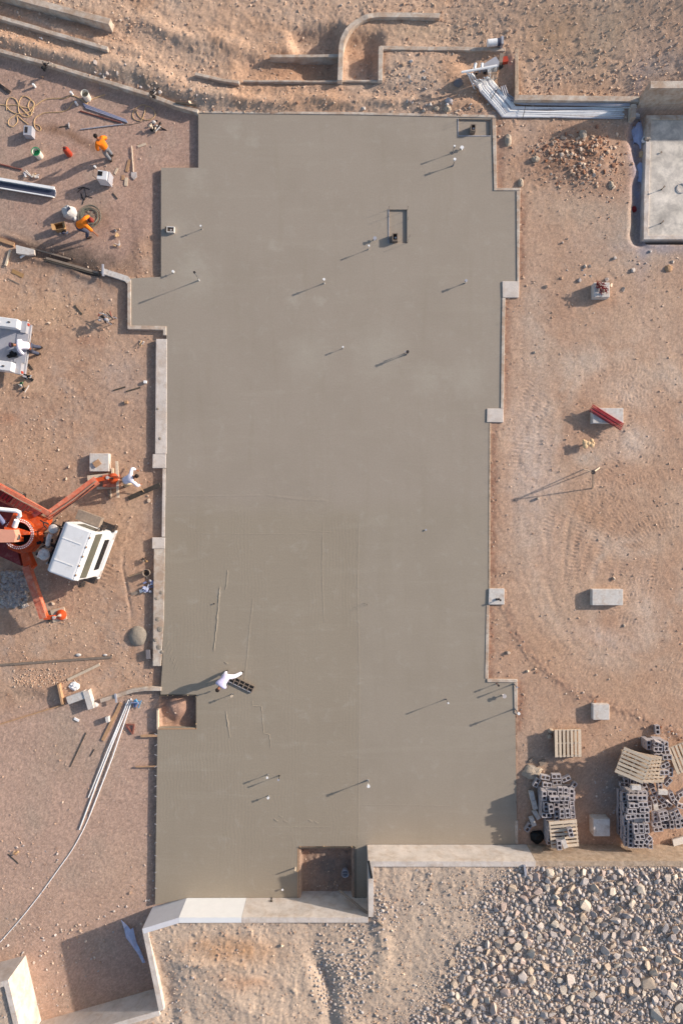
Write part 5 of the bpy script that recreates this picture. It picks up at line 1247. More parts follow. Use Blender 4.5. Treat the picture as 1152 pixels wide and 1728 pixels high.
# pipes
BP = 'bundle of blue pipes'
for k in range(4):
    a = G(143 + 1.5*k - 2, 176 + 2.3*k, .03); b = G(213 + 1.0*k, 203 + 1.5*k, .03); one('plastic_pipe', MB().tube([a, b], .026, 8), M['pvc_blue' if k % 2 == 0 else 'pvc_grey'], ['topmost','second','third','lowest'][k] + ' blue-grey pipe of the bundle beside the white bucket', 'pipe', BP, sm=True)
one('plastic_pipe', MB().tube([G(136,188,.03), G(206,208,.03)], .028, 8), M['pipe_red'], 'reddish pipe under the blue pipe bundle', 'pipe', BP, sm=True)
one('plastic_pipe', MB().tube([G(137,219,.03), G(209,210,.03)], .024, 8), M['pvc_grey'], 'grey pipe lying below the blue bundle', 'pipe', sm=True)
one('steel_bar', MB().bar(G(-8,138,.03), G(18,157,.03), .13, .06), M['steel_dark'], 'dark flat bar at the left edge of the frame', 'bar')
one('plastic_pipe', MB().tube([G(-10,275,.04), G(38,287,.04)], .034, 8), M['pipe_red'], 'dark red pipe at the left edge above the long channel', 'pipe', sm=True)
# long half-round channel
a, b = G(-60,303), G(95,329); dv = (b - a).normalized(); nn = Vector((-dv.y, dv.x, 0)).normalized(); mb = MB(); V = []
prof = [(.20*math.cos(w), .20 + .20*math.sin(w)) for w in np.linspace(math.pi*1.0, math.pi*2.0, 11)] + [(.17*math.cos(w), .21 + .17*math.sin(w)) for w in np.linspace(math.pi*2.0, math.pi*1.0, 11)]
for e in (a, b): V += [tuple(e + nn*x + Vector((0,0,z))) for x, z in prof]
n = len(prof); mb.add(V, [(i, (i+1) % n, n + (i+1) % n, n + i) for i in range(n)] + [tuple(range(n)), tuple(range(2*n-1, n-1, -1))])
t = thing('drain_channel', 'long white channel with its inside shade coloured dark at the left edge of the yard', 'channel', G(40,320)); part('shell', mb, M['pvc_white'], t, world=True)
part('inside_shade', MB().bar(a + Vector((0,0,.10)) - nn*.02, b + Vector((0,0,.10)) - nn*.02, .22, .14), M['cloth_jeans'], t, world=True); part('lip', MB().bar(a + Vector((0,0,.26)) + nn*.18, b + Vector((0,0,.26)) + nn*.18, .12, .06), M['pvc_white'], t, world=True); part('lip', MB().bar(a + Vector((0,0,.22)) - nn*.19, b + Vector((0,0,.22)) - nn*.19, .05, .05), M['pvc_white'], t, world=True)  # dark navy bar colours in the shade of the channel's hollow
# hose loops
def spline(pts, n=7):
    out = []; P_ = [pts[0]] + list(pts) + [pts[-1]]
    for i in range(1, len(P_) - 2):
        for k in range(n):
            t = k / n; p0, p1, p2, p3 = [np.array(q, float) for q in P_[i-1:i+3]]
            out.append(tuple(.5 * ((2*p1) + (-p0 + p2)*t + (2*p0 - 5*p1 + 4*p2 - p3)*t*t + (-p0 + 3*p1 - 3*p2 + p3)*t**3)))
    out.append(pts[-1]); return out
def hose(pts, r_, m, label, name='extension_cord', cat='cord', dz=.015):
    P_ = [G(x, y, dz) for x, y in spline(pts)]
    return one(name, MB().tube(P_, r_, 6), M[m], label, cat, sm=True)
hose([(0,177),(12,178),(30,178),(44,182),(58,180),(78,168),(110,166),(118,162),(128,163),(140,170),(146,176),(152,170),(166,164),(178,160)], .020, 'rope_tan', 'tan cord running from the left edge past the white bucket')
hose([(12,186),(12,172),(18,165),(27,168),(33,178),(44,190),(52,196),(57,184),(58,174),(52,170),(48,180),(54,192),(46,198),(34,192),(32,178),(36,166),(44,163),(54,170),(58,178),(48,190),(30,192),(18,187),(12,180)], .020, 'rope_tan', 'tan cord coiled in loops at the left of the yard')
hose([(30,192),(24,196),(16,202),(15,210),(22,214),(30,206),(30,196),(40,204),(48,210)], .018, 'rope_tan', 'small tan loops below the coiled cord')
hose([(58,210),(60,200),(72,192),(84,190),(104,189),(116,184),(122,175),(130,172)], .018, 'rope_tan', 'tan cord curving from the grey box to the white bucket')
hose([(58,210),(66,212),(70,218),(66,221),(60,216),(58,208)], .018, 'rope_tan', 'single tan loop beside the grey box')
hose([(247,178),(238,178),(226,188),(226,200),(238,204),(244,192),(247,180),(258,184),(262,196),(250,203),(236,198),(230,186)], .014, 'rope_tan', 'thin pale cable loops in the middle right of the yard', dz=.02)
hose([(266,184),(262,196),(245,204),(222,210),(200,211)], .014, 'wood_grey', 'thin grey cable trailing left of the tool heap')
# dark tools hung on the kerb wall
def clutter(name, px, py, n_, sp, sz, mats, label, cat, dz=.0, seed=1, z=None):
    rnd = random.Random(seed); g = G(px, py) if z is None else W(px, py, z); t = thing(name, label, cat, g)
    for i in range(n_):
        c = Vector((rnd.uniform(-sp[0], sp[0]), rnd.uniform(-sp[1], sp[1]), dz + rnd.uniform(.02,.10) * sp[2]))
        k = rnd.choice(['box','tube','ball'] ); mb = MB(); L_ = sz * rnd.uniform(.6, 1.6); a = rnd.random() * 3.1
        if k == 'box': mb.box(c, (L_, L_*.5, L_*.4), rz=a, rx=rnd.uniform(-.4,.4))
        elif k == 'tube': d = Vector((math.cos(a), math.sin(a), rnd.uniform(-.3,.3))) * L_; mb.tube([c - d, c + d], sz*.16, 7)
        else: mb.ball(c, (L_*.4, L_*.33, L_*.3), 10, 6)
        part('piece', mb, M[rnd.choice(mats)], t)
    return t
clutter('tool_heap', 265,214,14,(.26,.20,2.2),.17,['steel_dark','bag_white','black_matte','pvc_grey','wood_pale'],'heap of dark and pale power tools in the yard','tools',seed=4)
clutter('tool_heap', 81,116,7,(.12,.14,2),.14,['black_matte','steel_dark'],'dark tool hanging over the left part of the kerb wall','tools',seed=6,dz=.08,z=.12)
clutter('rag_heap', 96,114,5,(.12,.10,1.5),.12,['boulder_grey','bag_white'],'dusty bundle on the kerb wall beside the dark tool','bundle',seed=7,dz=.08,z=.12)
clutter('tool_heap', 262,162,7,(.12,.16,2),.15,['black_matte','steel_dark','black_rubber'],'pair of black clamps straddling the kerb wall','clamps',seed=9,dz=.05,z=.14)
one('steel_bar', MB().bar(W(297,173,.17), W(332,178,.17), .07, .05), M['wood_dark'], 'dark thin board lying on the kerb wall near the slab', 'board')
clutter('rag_heap', 71,106-39,2,(.05,.05,1),.08,['pvc_white'],'scrap of white litter on the bank at the left','litter',seed=11)
clutter('litter_heap', 72,131+1,3,(.10,.06,1),.07,['rope_tan','wood_orange'],'pinkish scrap lying below the kerb wall','litter',seed=12)
clutter('glove_heap', 46,297,5,(.12,.12,1),.13,['pvc_grey','bag_white'],'pale gloves and rags above the white channel','gloves',seed=13); clutter('glove_heap', 62,298,5,(.15,.10,1),.13,['rope_tan','bag_white','wood_pale'],'pale cloth strips right of the gloves','rags',seed=14)
# hammer, shovel, planks
t = thing('hammer', 'hammer with a dark handle in the middle of the yard', 'hammer', G(110,214)); part('handle', MB().bar(G(101,215,.03), G(116,213,.03), .03,.03), M['wood_dark'], t, world=True); part('head', MB().bar(G(117,208,.04), G(118,217,.04), .05,.05), M['chrome'], t, world=True)
t = thing('shovel', 'shovel with a pale handle lying upright in the picture', 'shovel', G(226,280)); part('handle', MB().tube([G(223,247,.05), G(226,291,.04)], .024, 8), M['wood_pale'], t, world=True)
sq = [G(x, y, .04) for x, y in [(222,291),(231,291),(232,299),(227,304),(222,299)]]; part('blade', MB().add(sq + [p - Vector((0,0,.02)) for p in sq], [tuple(range(5)), tuple(range(9,4,-1))] + [((i+1)%5, i, 5+i, 5+(i+1)%5) for i in range(5)]), M['chrome'], t, world=True)
plank((219,270),(214,290), .12, .03, 'weathered board just left of the shovel', 'wood_orange'); plank((233,248),(247,243), .10, .03, 'short pale board right of the shovel top', 'wood_pale'); plank((208,296),(208,304), .12, .03, 'small square of board below the shovel, left one', 'wood_orange'); plank((214,300),(213,314), .14, .03, 'short board below the shovel, right one', 'wood_pale')
plank((194,294),(199,284), .09, .03, 'pale board stub right of the generator', 'wood_pale')
# bag, cardboard box, wire coil
blob('cement_bag', 119,360,.34,.30,.46,'bag_white','bulging white bag with a dark mouth beside the wire coil','bag',21,sharp=.25); g = W(116,353,.3); one('bag_mouth', MB().prism([(g.x-.07,g.y-.14),(g.x+.10,g.y+.02),(g.x+.02,g.y+.13),(g.x-.05,g.y+.05)], .30, .325), M['cloth_jeans'], 'dark crease in the mouth of the white bag', 'bag mouth')
blob('cement_bag', 127,369,.10,.13,.14,'bag_white','small white pouch at the foot of the bulging bag','bag',23,sharp=.3)
g = G(104,386); t = thing('cardboard_box', 'open brown cardboard box left of the bending orange worker', 'box', g, R(12)); w_, d_, h_ = .40,.28,.30
for nme, mb in [('side', MB().box((-w_/2,0,h_/2),(.02,d_,h_))),('side', MB().box((w_/2,0,h_/2),(.02,d_,h_))),('side', MB().box((0,-d_/2,h_/2),(w_-.03,.02,h_))),('side', MB().box((0,d_/2,h_/2),(w_-.03,.02,h_))),('bottom', MB().box((0,0,.02),(w_-.04,d_-.04,.02))),('flap', MB().box((-w_/2-.05,0,h_+.02),(.12,d_,.01), ry=.5)),('flap', MB().box((w_/2+.05,0,h_+.02),(.12,d_,.01), ry=-.5))]: part(nme, mb, M['cardboard'], t)
cc = G(153,367); t = thing('wire_coil', 'round coil of greenish wire under the bending orange worker', 'coil', cc)
for k in range(9):
    r_ = .33 + .028 * (k % 7) + random.uniform(-.01,.01); ox, oy = random.uniform(-.03,.03), random.uniform(-.03,.03)
    part('loop', MB().tube([(ox + r_*math.cos(a), oy + r_*math.sin(a), .03 + .012*k) for a in np.linspace(0, 2*math.pi, 31)], .012, 5, cap=False), M['coil_green'], t)
for k in range(4): a = k*.8 + .2; part('spoke', MB().tube([(-.30*math.cos(a), -.30*math.sin(a), .10),(.30*math.cos(a), .30*math.sin(a), .10)], .012, 5), M['coil_green'], t)
clutter('tool_heap', 111,391,8,(.22,.12,1),.12,['cloth_jeans','steel_dark','pvc_grey'],'small tools on the ground between box and orange worker','tools',seed=31)
clutter('brick_scrap', 197,388,2,(.05,.05,1),.12,['wood_orange','pale_concrete'],'two pinkish scraps right of the wire coil','scrap',seed=32); clutter('brick_scrap', 197,414,5,(.16,.08,1),.08,['pale_concrete','rope_tan'],'row of pale scraps below the wire coil','scrap',seed=33)
clutter('brick_scrap', 198,398,2,(.07,.03,1),.12,['rope_tan'],'pinkish chip right of the wire coil','scrap',seed=34); plank((191,326),(199,336), .04, .03, 'thin dark stick right of the generator shadow', 'wood_dark')
# ditch boards and slab scrap at the left
plank((-20,398),(26,414), .16, .12, 'reddish board edging the yard at the left frame edge', 'wood_orange', 0); plank((55,420),(120,438), .06, .10, 'upper dark board of the ditch edge', 'wood_grey', 0); plank((80,437),(168,462), .10, .14, 'long rough board edging the ditch', 'wood_grey', 0)
plank((78,440),(170,466), .05, .08, 'thin dark board beside the long ditch board', 'wood_dark', 0)
one('concrete_chunk', MB().prism([W(x, y, .06)[:2] for x, y in [(27,413),(58,421),(58,429),(47,430),(28,427)]], -.12, .06), M['pale_concrete'], 'white broken concrete slab by the ditch at the left', 'concrete chunk'); plank((36,436),(50,427), .07, .05, 'white stick beside the broken concrete slab', 'pvc_white', .05)
plank((19,422),(11,449), .08, .08, 'pale post slanting down from the ditch board', 'wood_pale'); plank((21,457),(40,466), .18, .02, 'square of tan board half buried in the dirt', 'cardboard'); plank((14,470),(34,480), .05, .02, 'half buried lath below the tan board', 'wood_grey')
one('stem_wall', MB().wall([W(x, y, .05)[:2] for x, y in [(173,452),(216,466),(221,472)]], -.24, -.5, .05), M['pale_concrete'], 'short pale wall running up to the left bulge of the slab', 'low wall'); one('form_brace', MB().bar(W(174,446,.10), W(174.5,466,.10), .08, .06), M['pvc_grey'], 'bluish upright piece at the end of the short pale wall', 'brace')
# stones and rusty load near the left bulge
clutter('wheelbarrow_load', 183,541,14,(.26,.14,3),.16,['bag_white','wood_pale','pvc_grey','steel_dark','pipe_red'],'low cart loaded with pale junk left of the slab bulge','cart',seed=41,dz=.25)
t = thing('cart_frame', 'metal frame of the cart with junk left of the slab bulge', 'frame', G(183,545)); part('rail', MB().bar(G(170,538,.25), G(192,550,.25), .03,.03).bar(G(172,531,.3), G(201,540,.28), .03,.03), M['pvc_grey'], t, world=True)
for p_ in [(172,536),(190,547),(196,537)]: part('leg', MB().bar(G(*p_), G(p_[0], p_[1], .28), .03,.03), M['steel_dark'], t, world=True)
plank((126,516),(139,531), .08, .03, 'short dark stick above the cart shadow', 'wood_dark'); clutter('brick_scrap', 242,578,5,(.12,.08,1),.09,['rope_tan','pale_concrete'],'cluster of tan scraps by the slab ledge','scrap',seed=43)
for a, b, lb in [((192,659),(212,653),'left one of two dark sticks near the ledge'),((213,661),(237,654),'right one of two dark sticks near the ledge')]: plank(a, b, .06, .03, lb, 'wood_dark')
one('stick', MB().box(G(246,645,.05), (.12,.12,.12)), M['pvc_white'], 'tiny white scrap at the edge of the ledge shadow', 'litter'); one('stick', MB().box(G(214,679,.05), (.14,.12,.12)), M['wood_orange'], 'reddish lump below the two dark sticks', 'scrap')
clutter('tool_heap', 49,637,8,(.14,.12,1.5),.12,['bag_white','pvc_grey','black_matte'],'upper small heap of tools below the pickup','tools',seed=51); clutter('tool_heap', 42,653,8,(.16,.12,1.5),.12,['bag_white','steel_dark','plastic_green'],'lower small heap with a green bit below the pickup','tools',seed=52)
plank((49,614),(56,624), .06, .03, 'dark short stick below the pickup', 'wood_dark'); plank((56,588),(62,582), .04, .03, 'small stick right of the worker at the pickup', 'wood_grey')
# concrete slab scrap above the outrigger
a = G(171,781); one('concrete_pad', MB().box((a.x, a.y, a.z + .12), (.86,.80,.26)), M['pale_concrete'], 'square concrete slab above the upper outrigger foot', 'concrete slab', bevel=.015); one('board', MB().box(W(164,782,.14), (.32,.26,.03), rz=R(35)), M['wood_orange'], 'small brown board lying on the square concrete slab', 'board')
# items along the left ledge
clutter('trowel_heap', 246,945,5,(.10,.14,2),.15,['wood_pale','steel_dark','cardboard'],'tan bundle beside the left ledge, above the blue scraps','bundle',seed=61); g = G(250,966); one('bucket', MB().lathe([(.14,0),(.17,.30),(.15,.30),(.12,.04)], 16, c=g), M['wood_grey'], 'brown bucket in the shade of the left ledge', 'bucket', sm=True)
one('rod', MB().tube([G(218,973,.04), G(247,964,.22)], .02, 6), M['bone_tan'], 'thin tan handle left of the brown bucket', 'handle')
clutter('scrap_heap', 250,988,14,(.20,.28,1.4),.16,['sheet_blue','pvc_blue','pvc_grey'],'tangle of bluish white pipe offcuts beside the left ledge','pipe offcuts',seed=63); one('pipe_collar', MB().box(G(239,997,.03), (.14,.14,.06), rz=.3), M['pvc_white'], 'small white square fitting beside the bluish offcuts', 'fitting'); plank((222,1003),(234,999), .15, .02, 'flat brown scrap left of the white fitting', 'wood_grey')
mound = G(233,1073); mb = MB().ball((0,0,0), 1, 30, 12); mb.v = [(v[0]*.42*(1 + .10*mnoise.noise(Vector(v)*2)), v[1]*.46*(1 + .10*mnoise.noise(Vector(v)*2)), max(v[2], -.2)**1*.20 + .02*mnoise.noise(Vector(v)*5)) for v in mb.v]; mb.v = [(v[0] + mound.x, v[1] + mound.y, v[2] + mound.z) for v in mb.v]
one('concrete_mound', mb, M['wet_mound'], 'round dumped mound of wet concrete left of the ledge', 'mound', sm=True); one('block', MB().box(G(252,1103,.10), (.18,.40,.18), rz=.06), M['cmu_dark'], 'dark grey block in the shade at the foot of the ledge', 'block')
# boards lower left
plank((-30,1124),(190,1108.5), .10, .05, 'very long thin board lying across the dirt at the left', 'wood_grey'); plank((115,1147),(169,1121), .12, .05, 'pale plank below the very long board', 'wood_pale'); plank((102,1153),(109,1186), .09, .24, 'orange upright form board by the small ditch', 'wood_orange')
blob('plastic_bag', 126,1158,.24,.17,.12,'pvc_white','crumpled white plastic bag by the concrete beams','bag',131,sharp=.8); one('paper_cup', MB().ball(G(133,1105,.02), (.13,.07,.04), 10, 6), M['bag_white'], 'left pale scrap above the very long board', 'litter', sm=True); one('paper_cup', MB().ball(G(178,1105,.02), (.10,.05,.04), 10, 6), M['bag_white'], 'right pale scrap above the very long board', 'litter', sm=True)
one('concrete_beam', MB().bar(G(118,1180,.12), G(148,1169,.12), .34, .30), M['pale_concrete'], 'thick pale concrete beam of the broken corner', 'beam'); one('concrete_beam', MB().bar(G(149,1163,.14), G(158,1193,.14), .26, .34), M['pale_concrete'], 'upright pale beam closing the broken corner', 'beam'); one('concrete_chunk', MB().ball(G(163,1188,.1), (.14,.13,.14), 10, 6), M['pale_concrete'], 'rounded end lump of the broken corner', 'chunk')
low([(272,1166),(245,1166),(225,1169),(200,1177),(170,1186)], .17, .06, 'curved pale kerb running left from the square pit'); plank((198,1168),(200,1183), .08, .05, 'grey clamp across the curved kerb', 'pvc_grey', .22)
plank((0,1222),(110,1188), .05, .08, 'long thin form strip curving up from the left edge', 'wood_orange'); plank((205,1186),(174,1249), .14, .05, 'orange plank slanting down from the curved kerb', 'wood_orange'); one('block', MB().box(G(184,1212,.12), (.13,.24,.24), rz=.2), M['pale_concrete'], 'small pale post standing left of the orange plank', 'post')
plank((146,1236),(119,1294), .04, .03, 'thin dark stick on the lower gravel', 'wood_dark'); plank((160,1264),(153,1276), .03, .03, 'short dark twig right of the thin stick', 'wood_dark'); plank((126,1212),(134,1216), .10, .04, 'tiny white chip below the broken corner', 'pvc_white')
for k, (a, b, r_) in enumerate([((222,1178),(135,1399),.030),((218,1180),(150,1345),.024),((214,1186),(160,1330),.024),((224,1180),(152,1376),.026)]):
    one('plastic_pipe', MB().tube([G(*a, .04 + .03*(k%2)), G((a[0]+b[0])/2 + 1.5*k - 2, (a[1]+b[1])/2, .04 + .03*(k%2)), G(*b, .04)], r_, 8), M['pvc_white'], ['longest','left middle','leftmost short','right'][k] + ' white pipe of the bundle slanting over the lower gravel', 'pipe', 'white pipes on the lower gravel', sm=True)
hose([(152,1376),(140,1402),(122,1434),(98,1468),(66,1512),(34,1552),(4,1586),(-24,1616)], .020, 'pvc_white', 'thin white line curving over the gravel to the left edge', 'string_line', 'line')
clutter('plastic_crate', 234,1186,7,(.16,.12,2.6),.15,['plastic_blue','pvc_blue','sheet_blue'],'light blue plastic bundle below the curved kerb','bundle',seed=71)
t = thing('rusty_frame', 'rusty three-sided frame lying left of the square pit', 'frame', G(222,1228)); 
for a, b in [((214,1222),(227,1222)),((227,1222),(225,1238)),((225,1238),(214,1224))]: part('bar', MB().bar(G(*a, .05), G(*b, .05), .06,.05), M['pipe_red'], t, world=True)
clutter('litter_heap', 26,1438,3,(.14,.06,1),.10,['rope_tan','wood_orange'],'pinkish scrap on the lower gravel near the left edge','litter',seed=74); plank((14,1441),(32,1457), .04, .02, 'thin dark stick below the pinkish scrap', 'wood_dark')
# plastic sheet hanging at the wall in the shade
pts = [(205,1551),(216,1560),(222,1566),(226,1563),(228,1572),(232,1590),(238,1600),(243,1612),(247,1622),(242,1622),(236,1610),(228,1600),(220,1590),(214,1580),(212,1568)]
mb = MB(); V = [G(x, y, .03 + .10*random.random()) for x, y in pts]; cen = [G(x, y, .16) for x, y in [(212,1562),(220,1575),(227,1588),(236,1603),(243,1617)]]
from mathutils.geometry import delaunay_2d_cdt
A2 = V + cen; rr_ = delaunay_2d_cdt([Vector(v[:2]) for v in A2], [], [list(range(len(V)))], 1, 1e-5)
zz = {i: A2[i].z for i in range(len(A2))}; vz = [A2[rr_[3][i][0]].z if rr_[3][i] else .05 for i in range(len(rr_[0]))]
mb.add([(v.x, v.y, z) for v, z in zip(rr_[0], vz)] + [(v.x, v.y, z - .012) for v, z in zip(rr_[0], vz)], [tuple(f) for f in rr_[2]] + [tuple(i + len(rr_[0]) for i in reversed(f)) for f in rr_[2]])
one('plastic_sheet', mb, M['sheet_blue'], 'torn bluish white plastic sheet in the shade of the retaining wall', 'sheet')

# ------------------------------------------------------------------ conduits at the top right
CG = 'white conduits fanning out of the trench'
N_ = 15
for k in range(N_):
    u = k / (N_ - 1)
    x0, y0 = 802 + 22*u, 153 - 16*u      # where the pipe leaves the cluster
    x1, y1 = 846 + 22*u, 199 - 17*u      # bend in the trench
    ye = 199 - 17*u; zz_ = .05 + .006 * (k % 3)
    a = G(x0, y0, .40 - .1*u); top = W(796 + 30*u + random.uniform(-1,1), 140 - 12*u + random.uniform(-3,3), .75 + .15*random.random())
    P_ = [top, a, G(x0 + 6, y0 + 7, .18 + zz_)] + [G(x1 - 10, y1 - 12, zz_ + .05), G(x1, y1, zz_ + .02), G(x1 + 14, ye, zz_)] + [G(x, ye + math.sin(x * .02 + k) * 1.6 - (x - 900) * .008 * (u - .2), zz_) for x in (920, 980, 1040, 1078 - 6*u)]
    one('conduit', MB().tube([tuple(p) for p in P_], .023 if k % 4 else .031, 8), M['pvc_white' if k % 5 else 'pvc_grey'], f'{ORD[min(k,11)] if k < 12 else ["thirteenth","fourteenth","fifteenth"][k-12]} white conduit of the trench, counted from the lower edge', 'conduit', CG, sm=True)
for k in range(3):
    P_ = [G(842 + 3*k, 154 - 1*k, .35), G(849 + 3*k, 166 - 2*k, .12), G(862 + 3*k, 174 - 2*k, .1), G(880, 178 - 1.5*k, .1), G(1060, 181 - 1.5*k, .12)]
    one('conduit', MB().tube(P_, .03, 8), M['pvc_grey'], ['lower','middle','upper'][k] + ' grey conduit curving in below the wall corner', 'conduit', 'grey curved conduits', sm=True)
one('conduit_rack', MB().tube([W(778,122,.95), W(838,111,.95)], .05, 10).tube([W(802,107,.95), W(800,116,.95)], .06, 8).tube([W(813,107,.95), W(812,114,.95)], .06, 8), M['pvc_white'], 'long white pipe held level over the stub-ups', 'pipe', sm=True)
for k in range(6):
    b0 = G(826 + 2.0*k, 144 - 2.2*k); tt = W(823 + 2.6*k, 117 - 1.2*k, .95); one('conduit', MB().tube([tt, b0], .030, 8), M['pvc_white'], ['first','second','third','fourth','fifth','sixth'][k] + ' leaning white stub-up under the level pipe', 'conduit', 'leaning stub-ups', sm=True)
for k in range(3): one('conduit', MB().tube([W(787 + 4*k, 122 + k, .9), W(791 + 4*k, 128, .8), G(800 + 5*k, 150 - 2*k)], .032, 8), M['pvc_white'], ['left','middle','right'][k] + ' white elbow at the left end of the level pipe', 'conduit', 'white elbows', sm=True)
one('junction_cover', MB().prism([W(x, y, .8)[:2] for x, y in [(815,108),(836,95),(842,104),(841,112),(817,114)]], .45, .8), M['bed_grey'], 'light grey sloping cover beside the white stub-ups', 'cover'); one('block', MB().box(W(843,104,.5), (.16,.40,.5), rz=-.15), M['wood_grey'], 'brownish box end behind the sloping cover', 'box')
one('block', MB().box(W(851,102,.4), (.24,.24,.2), rz=.2), M['can_red'], 'small red box behind the stub-ups', 'box'); one('pipe_end', MB().tube([W(843,113,.3), W(845,112,.55)], .09, 12), M['black_matte'], 'black pipe end below the sloping cover', 'pipe end')
clutter('cable_ends', 808,128,12,(.24,.20,4),.14,['black_matte','steel_dark','pvc_grey','pvc_grey','black_rubber'],'dark cable ends and caps among the stub-ups','cable ends',seed=81,dz=.2)
for k in range(3): one('rebar_rod', MB().tube([G(833 + 2*k, 127 - 2*k, .05), W(842 + 1.2*k, 113 - .6*k, .5)], .012, 5), M['rope_tan'], ['left','middle','right'][k] + ' thin tan rod leaning beside the stub-ups', 'rod', 'thin rods by the stub-ups')
one('rope_tie', MB().tube([G(824,176,.15), G(834,160,.3), G(841,150,.3)], .014, 5), M['steel_dark'], 'dark strap over the slanting conduits', 'strap'); one('rope_tie', MB().tube([G(880,202,.15), G(882,192,.22), G(884,182,.22)], .014, 5), M['steel_dark'], 'dark strap over the straight conduits', 'strap')
t = thing('generator', 'white and dark blue drum lying on the straight wall', 'drum', W(834,72,.3)); part('drum', MB().tube([W(822,73,.5), W(838,71,.5)], .15, 14), M['pvc_white'], t, world=True, sm=True); part('band', MB().tube([W(838.2,71,.5), W(843,70.5,.5)], .155, 14), M['cloth_jeans'], t, world=True, sm=True); part('end_box', MB().box(W(846,71,.45), (.10,.34,.3)), M['pvc_grey'], t, world=True)
one('cord', MB().tube([G(1086,330,.06),G(1087,300,.06),G(1084,285,.06),G(1087,262,.06)], .03, 8).tube([G(1083,400,.05),G(1082,360,.05),G(1086,320,.05)], .03, 8), M['pipe_red'], 'dark pinkish hose in the trench beside the finished slab', 'hose', sm=True)
t_ = G(1085,238,.05); one('pipe_collar', MB().lathe([(.09,0),(.13,0),(.13,.12),(.09,.12)], 20, c=t_, cap=False), M['pvc_white'], 'round white pipe end with a reddish inside in the trench', 'pipe end', sm=True)
blob('plastic_sheet', 1077,228,.30,.62,.10,'sheet_blue','crumpled whitish sheeting in the trench beside the finished slab','sheet',111, sharp=.7)
blob('plastic_sheet', 1080,292,.18,.40,.07,'sheet_blue','lower scrap of whitish sheeting in the trench beside the finished slab','sheet',112, sharp=.8)
blob('boulder', 1081.5,261,.13,.16,.10,'bone_tan','tan flat stone in the trench beside the finished slab','stone',91); blob('boulder', 983,227,.17,.22,.15,'boulder_grey','largest pale stone on top of the rubble heap','stone',92)
blob('boulder', 857,237,.16,.28,.14,'boulder_grey','long pale stone at the left foot of the rubble heap','stone',93); blob('boulder', 903,269,.18,.15,.14,'boulder_grey','pale stone at the left end of the rubble heap','stone',94); blob('boulder', 878,309,.12,.20,.12,'boulder_grey','pale stone beside the second right stem wall','stone',95)
blob('boulder', 1030,312,.13,.17,.10,'boulder_grey','grey stone at the lower right of the rubble heap','stone',96); blob('boulder', 1068,353,.14,.14,.12,'red_cage','dark reddish stone beside the trench','stone',97); blob('boulder', 1127,453,.18,.16,.10,'wood_orange','reddish clod on the grey ground at the right edge','stone',98)
blob('boulder', 754,184,.18,.16,.14,'boulder_grey','squarish tan stone above the slab near the recess','stone',99); blob('boulder', 757,170,.17,.13,.12,'cmu','grey square stone above the tan one','stone',100); blob('boulder', 735,183,.15,.10,.10,'boulder_grey','flat tan stone left of the squarish one','stone',101); blob('boulder', 830-57,140,.22,.16,.2,'cmu_dark','dark round stone left of the stub-ups','stone',102)

# ------------------------------------------------------------------ loose stones
def rock_proto(seed, npts=15):
    import bmesh
    r = random.Random(seed); bm = bmesh.new()
    ax_ = (1, r.uniform(.62,.95), r.uniform(.5,.8))
    for _ in range(npts):
        v = Vector((r.gauss(0,1), r.gauss(0,1), r.gauss(0,1))).normalized() * r.uniform(.82, 1.05)
        bm.verts.new((v.x*ax_[0], v.y*ax_[1], v.z*ax_[2]))
    res = bmesh.ops.convex_hull(bm, input=bm.verts[:])
    bmesh.ops.delete(bm, geom=[g for g in res['geom_interior'] if isinstance(g, bmesh.types.BMVert)], context='VERTS')
    bmesh.ops.triangulate(bm, faces=bm.faces[:]); bm.verts.index_update()
    V = np.array([v.co[:] for v in bm.verts]); F_ = np.array([[v.index for v in f.verts] for f in bm.faces]); bm.free(); return V, F_
PROT = [rock_proto(100 + i, 18 if i % 2 else 14) for i in range(14)]; PROT_S = [rock_proto(300 + i, 8) for i in range(10)]
def merge_rocks(name, X, Y, Zc, Rd, cols, label=None, flat=None, sm_=False, PROT=None):
    PROT = PROT or globals()['PROT']
    vs, fs, cs = [], [], []; off = 0; n = len(X); which = rng.integers(0, len(PROT), n)
    ang = rng.random(n) * 2 * np.pi; tl = rng.normal(0, .35, n)
    for p in range(len(PROT)):
        k = np.where(which == p)[0]
        if not len(k): continue
        V, F_ = PROT[p]; c, s_ = np.cos(ang[k]), np.sin(ang[k]); ct, st = np.cos(tl[k]), np.sin(tl[k])
        x = V[None,:,0]; y = V[None,:,1]; z = V[None,:,2]
        z2 = z*ct[:,None] + x*st[:,None]; x2 = x*ct[:,None] - z*st[:,None]
        xx = x2*c[:,None] - y*s_[:,None]; yy = x2*s_[:,None] + y*c[:,None]; r_ = Rd[k][:,None]
        P_ = np.stack([X[k][:,None] + xx*r_, Y[k][:,None] + yy*r_, Zc[k][:,None] + z2*r_*(1 if flat is None else flat)], -1).reshape(-1, 3)
        m = len(k); nvv = len(V); f = (F_[None] + (np.arange(m)*nvv)[:,None,None] + off).reshape(-1, 3)
        vs.append(P_); fs.append(f); cs.append(np.repeat(cols[k], nvv, 0)); off += m*nvv
    me = big_mesh(name, np.concatenate(vs), np.concatenate(fs), np.concatenate(cs), sm_); me.materials.append(M['loose_stone'])
    o = bpy.data.objects.new(name, me); col.objects.link(o); o['kind'] = 'stuff'
    if label: o['label'] = label
    return o
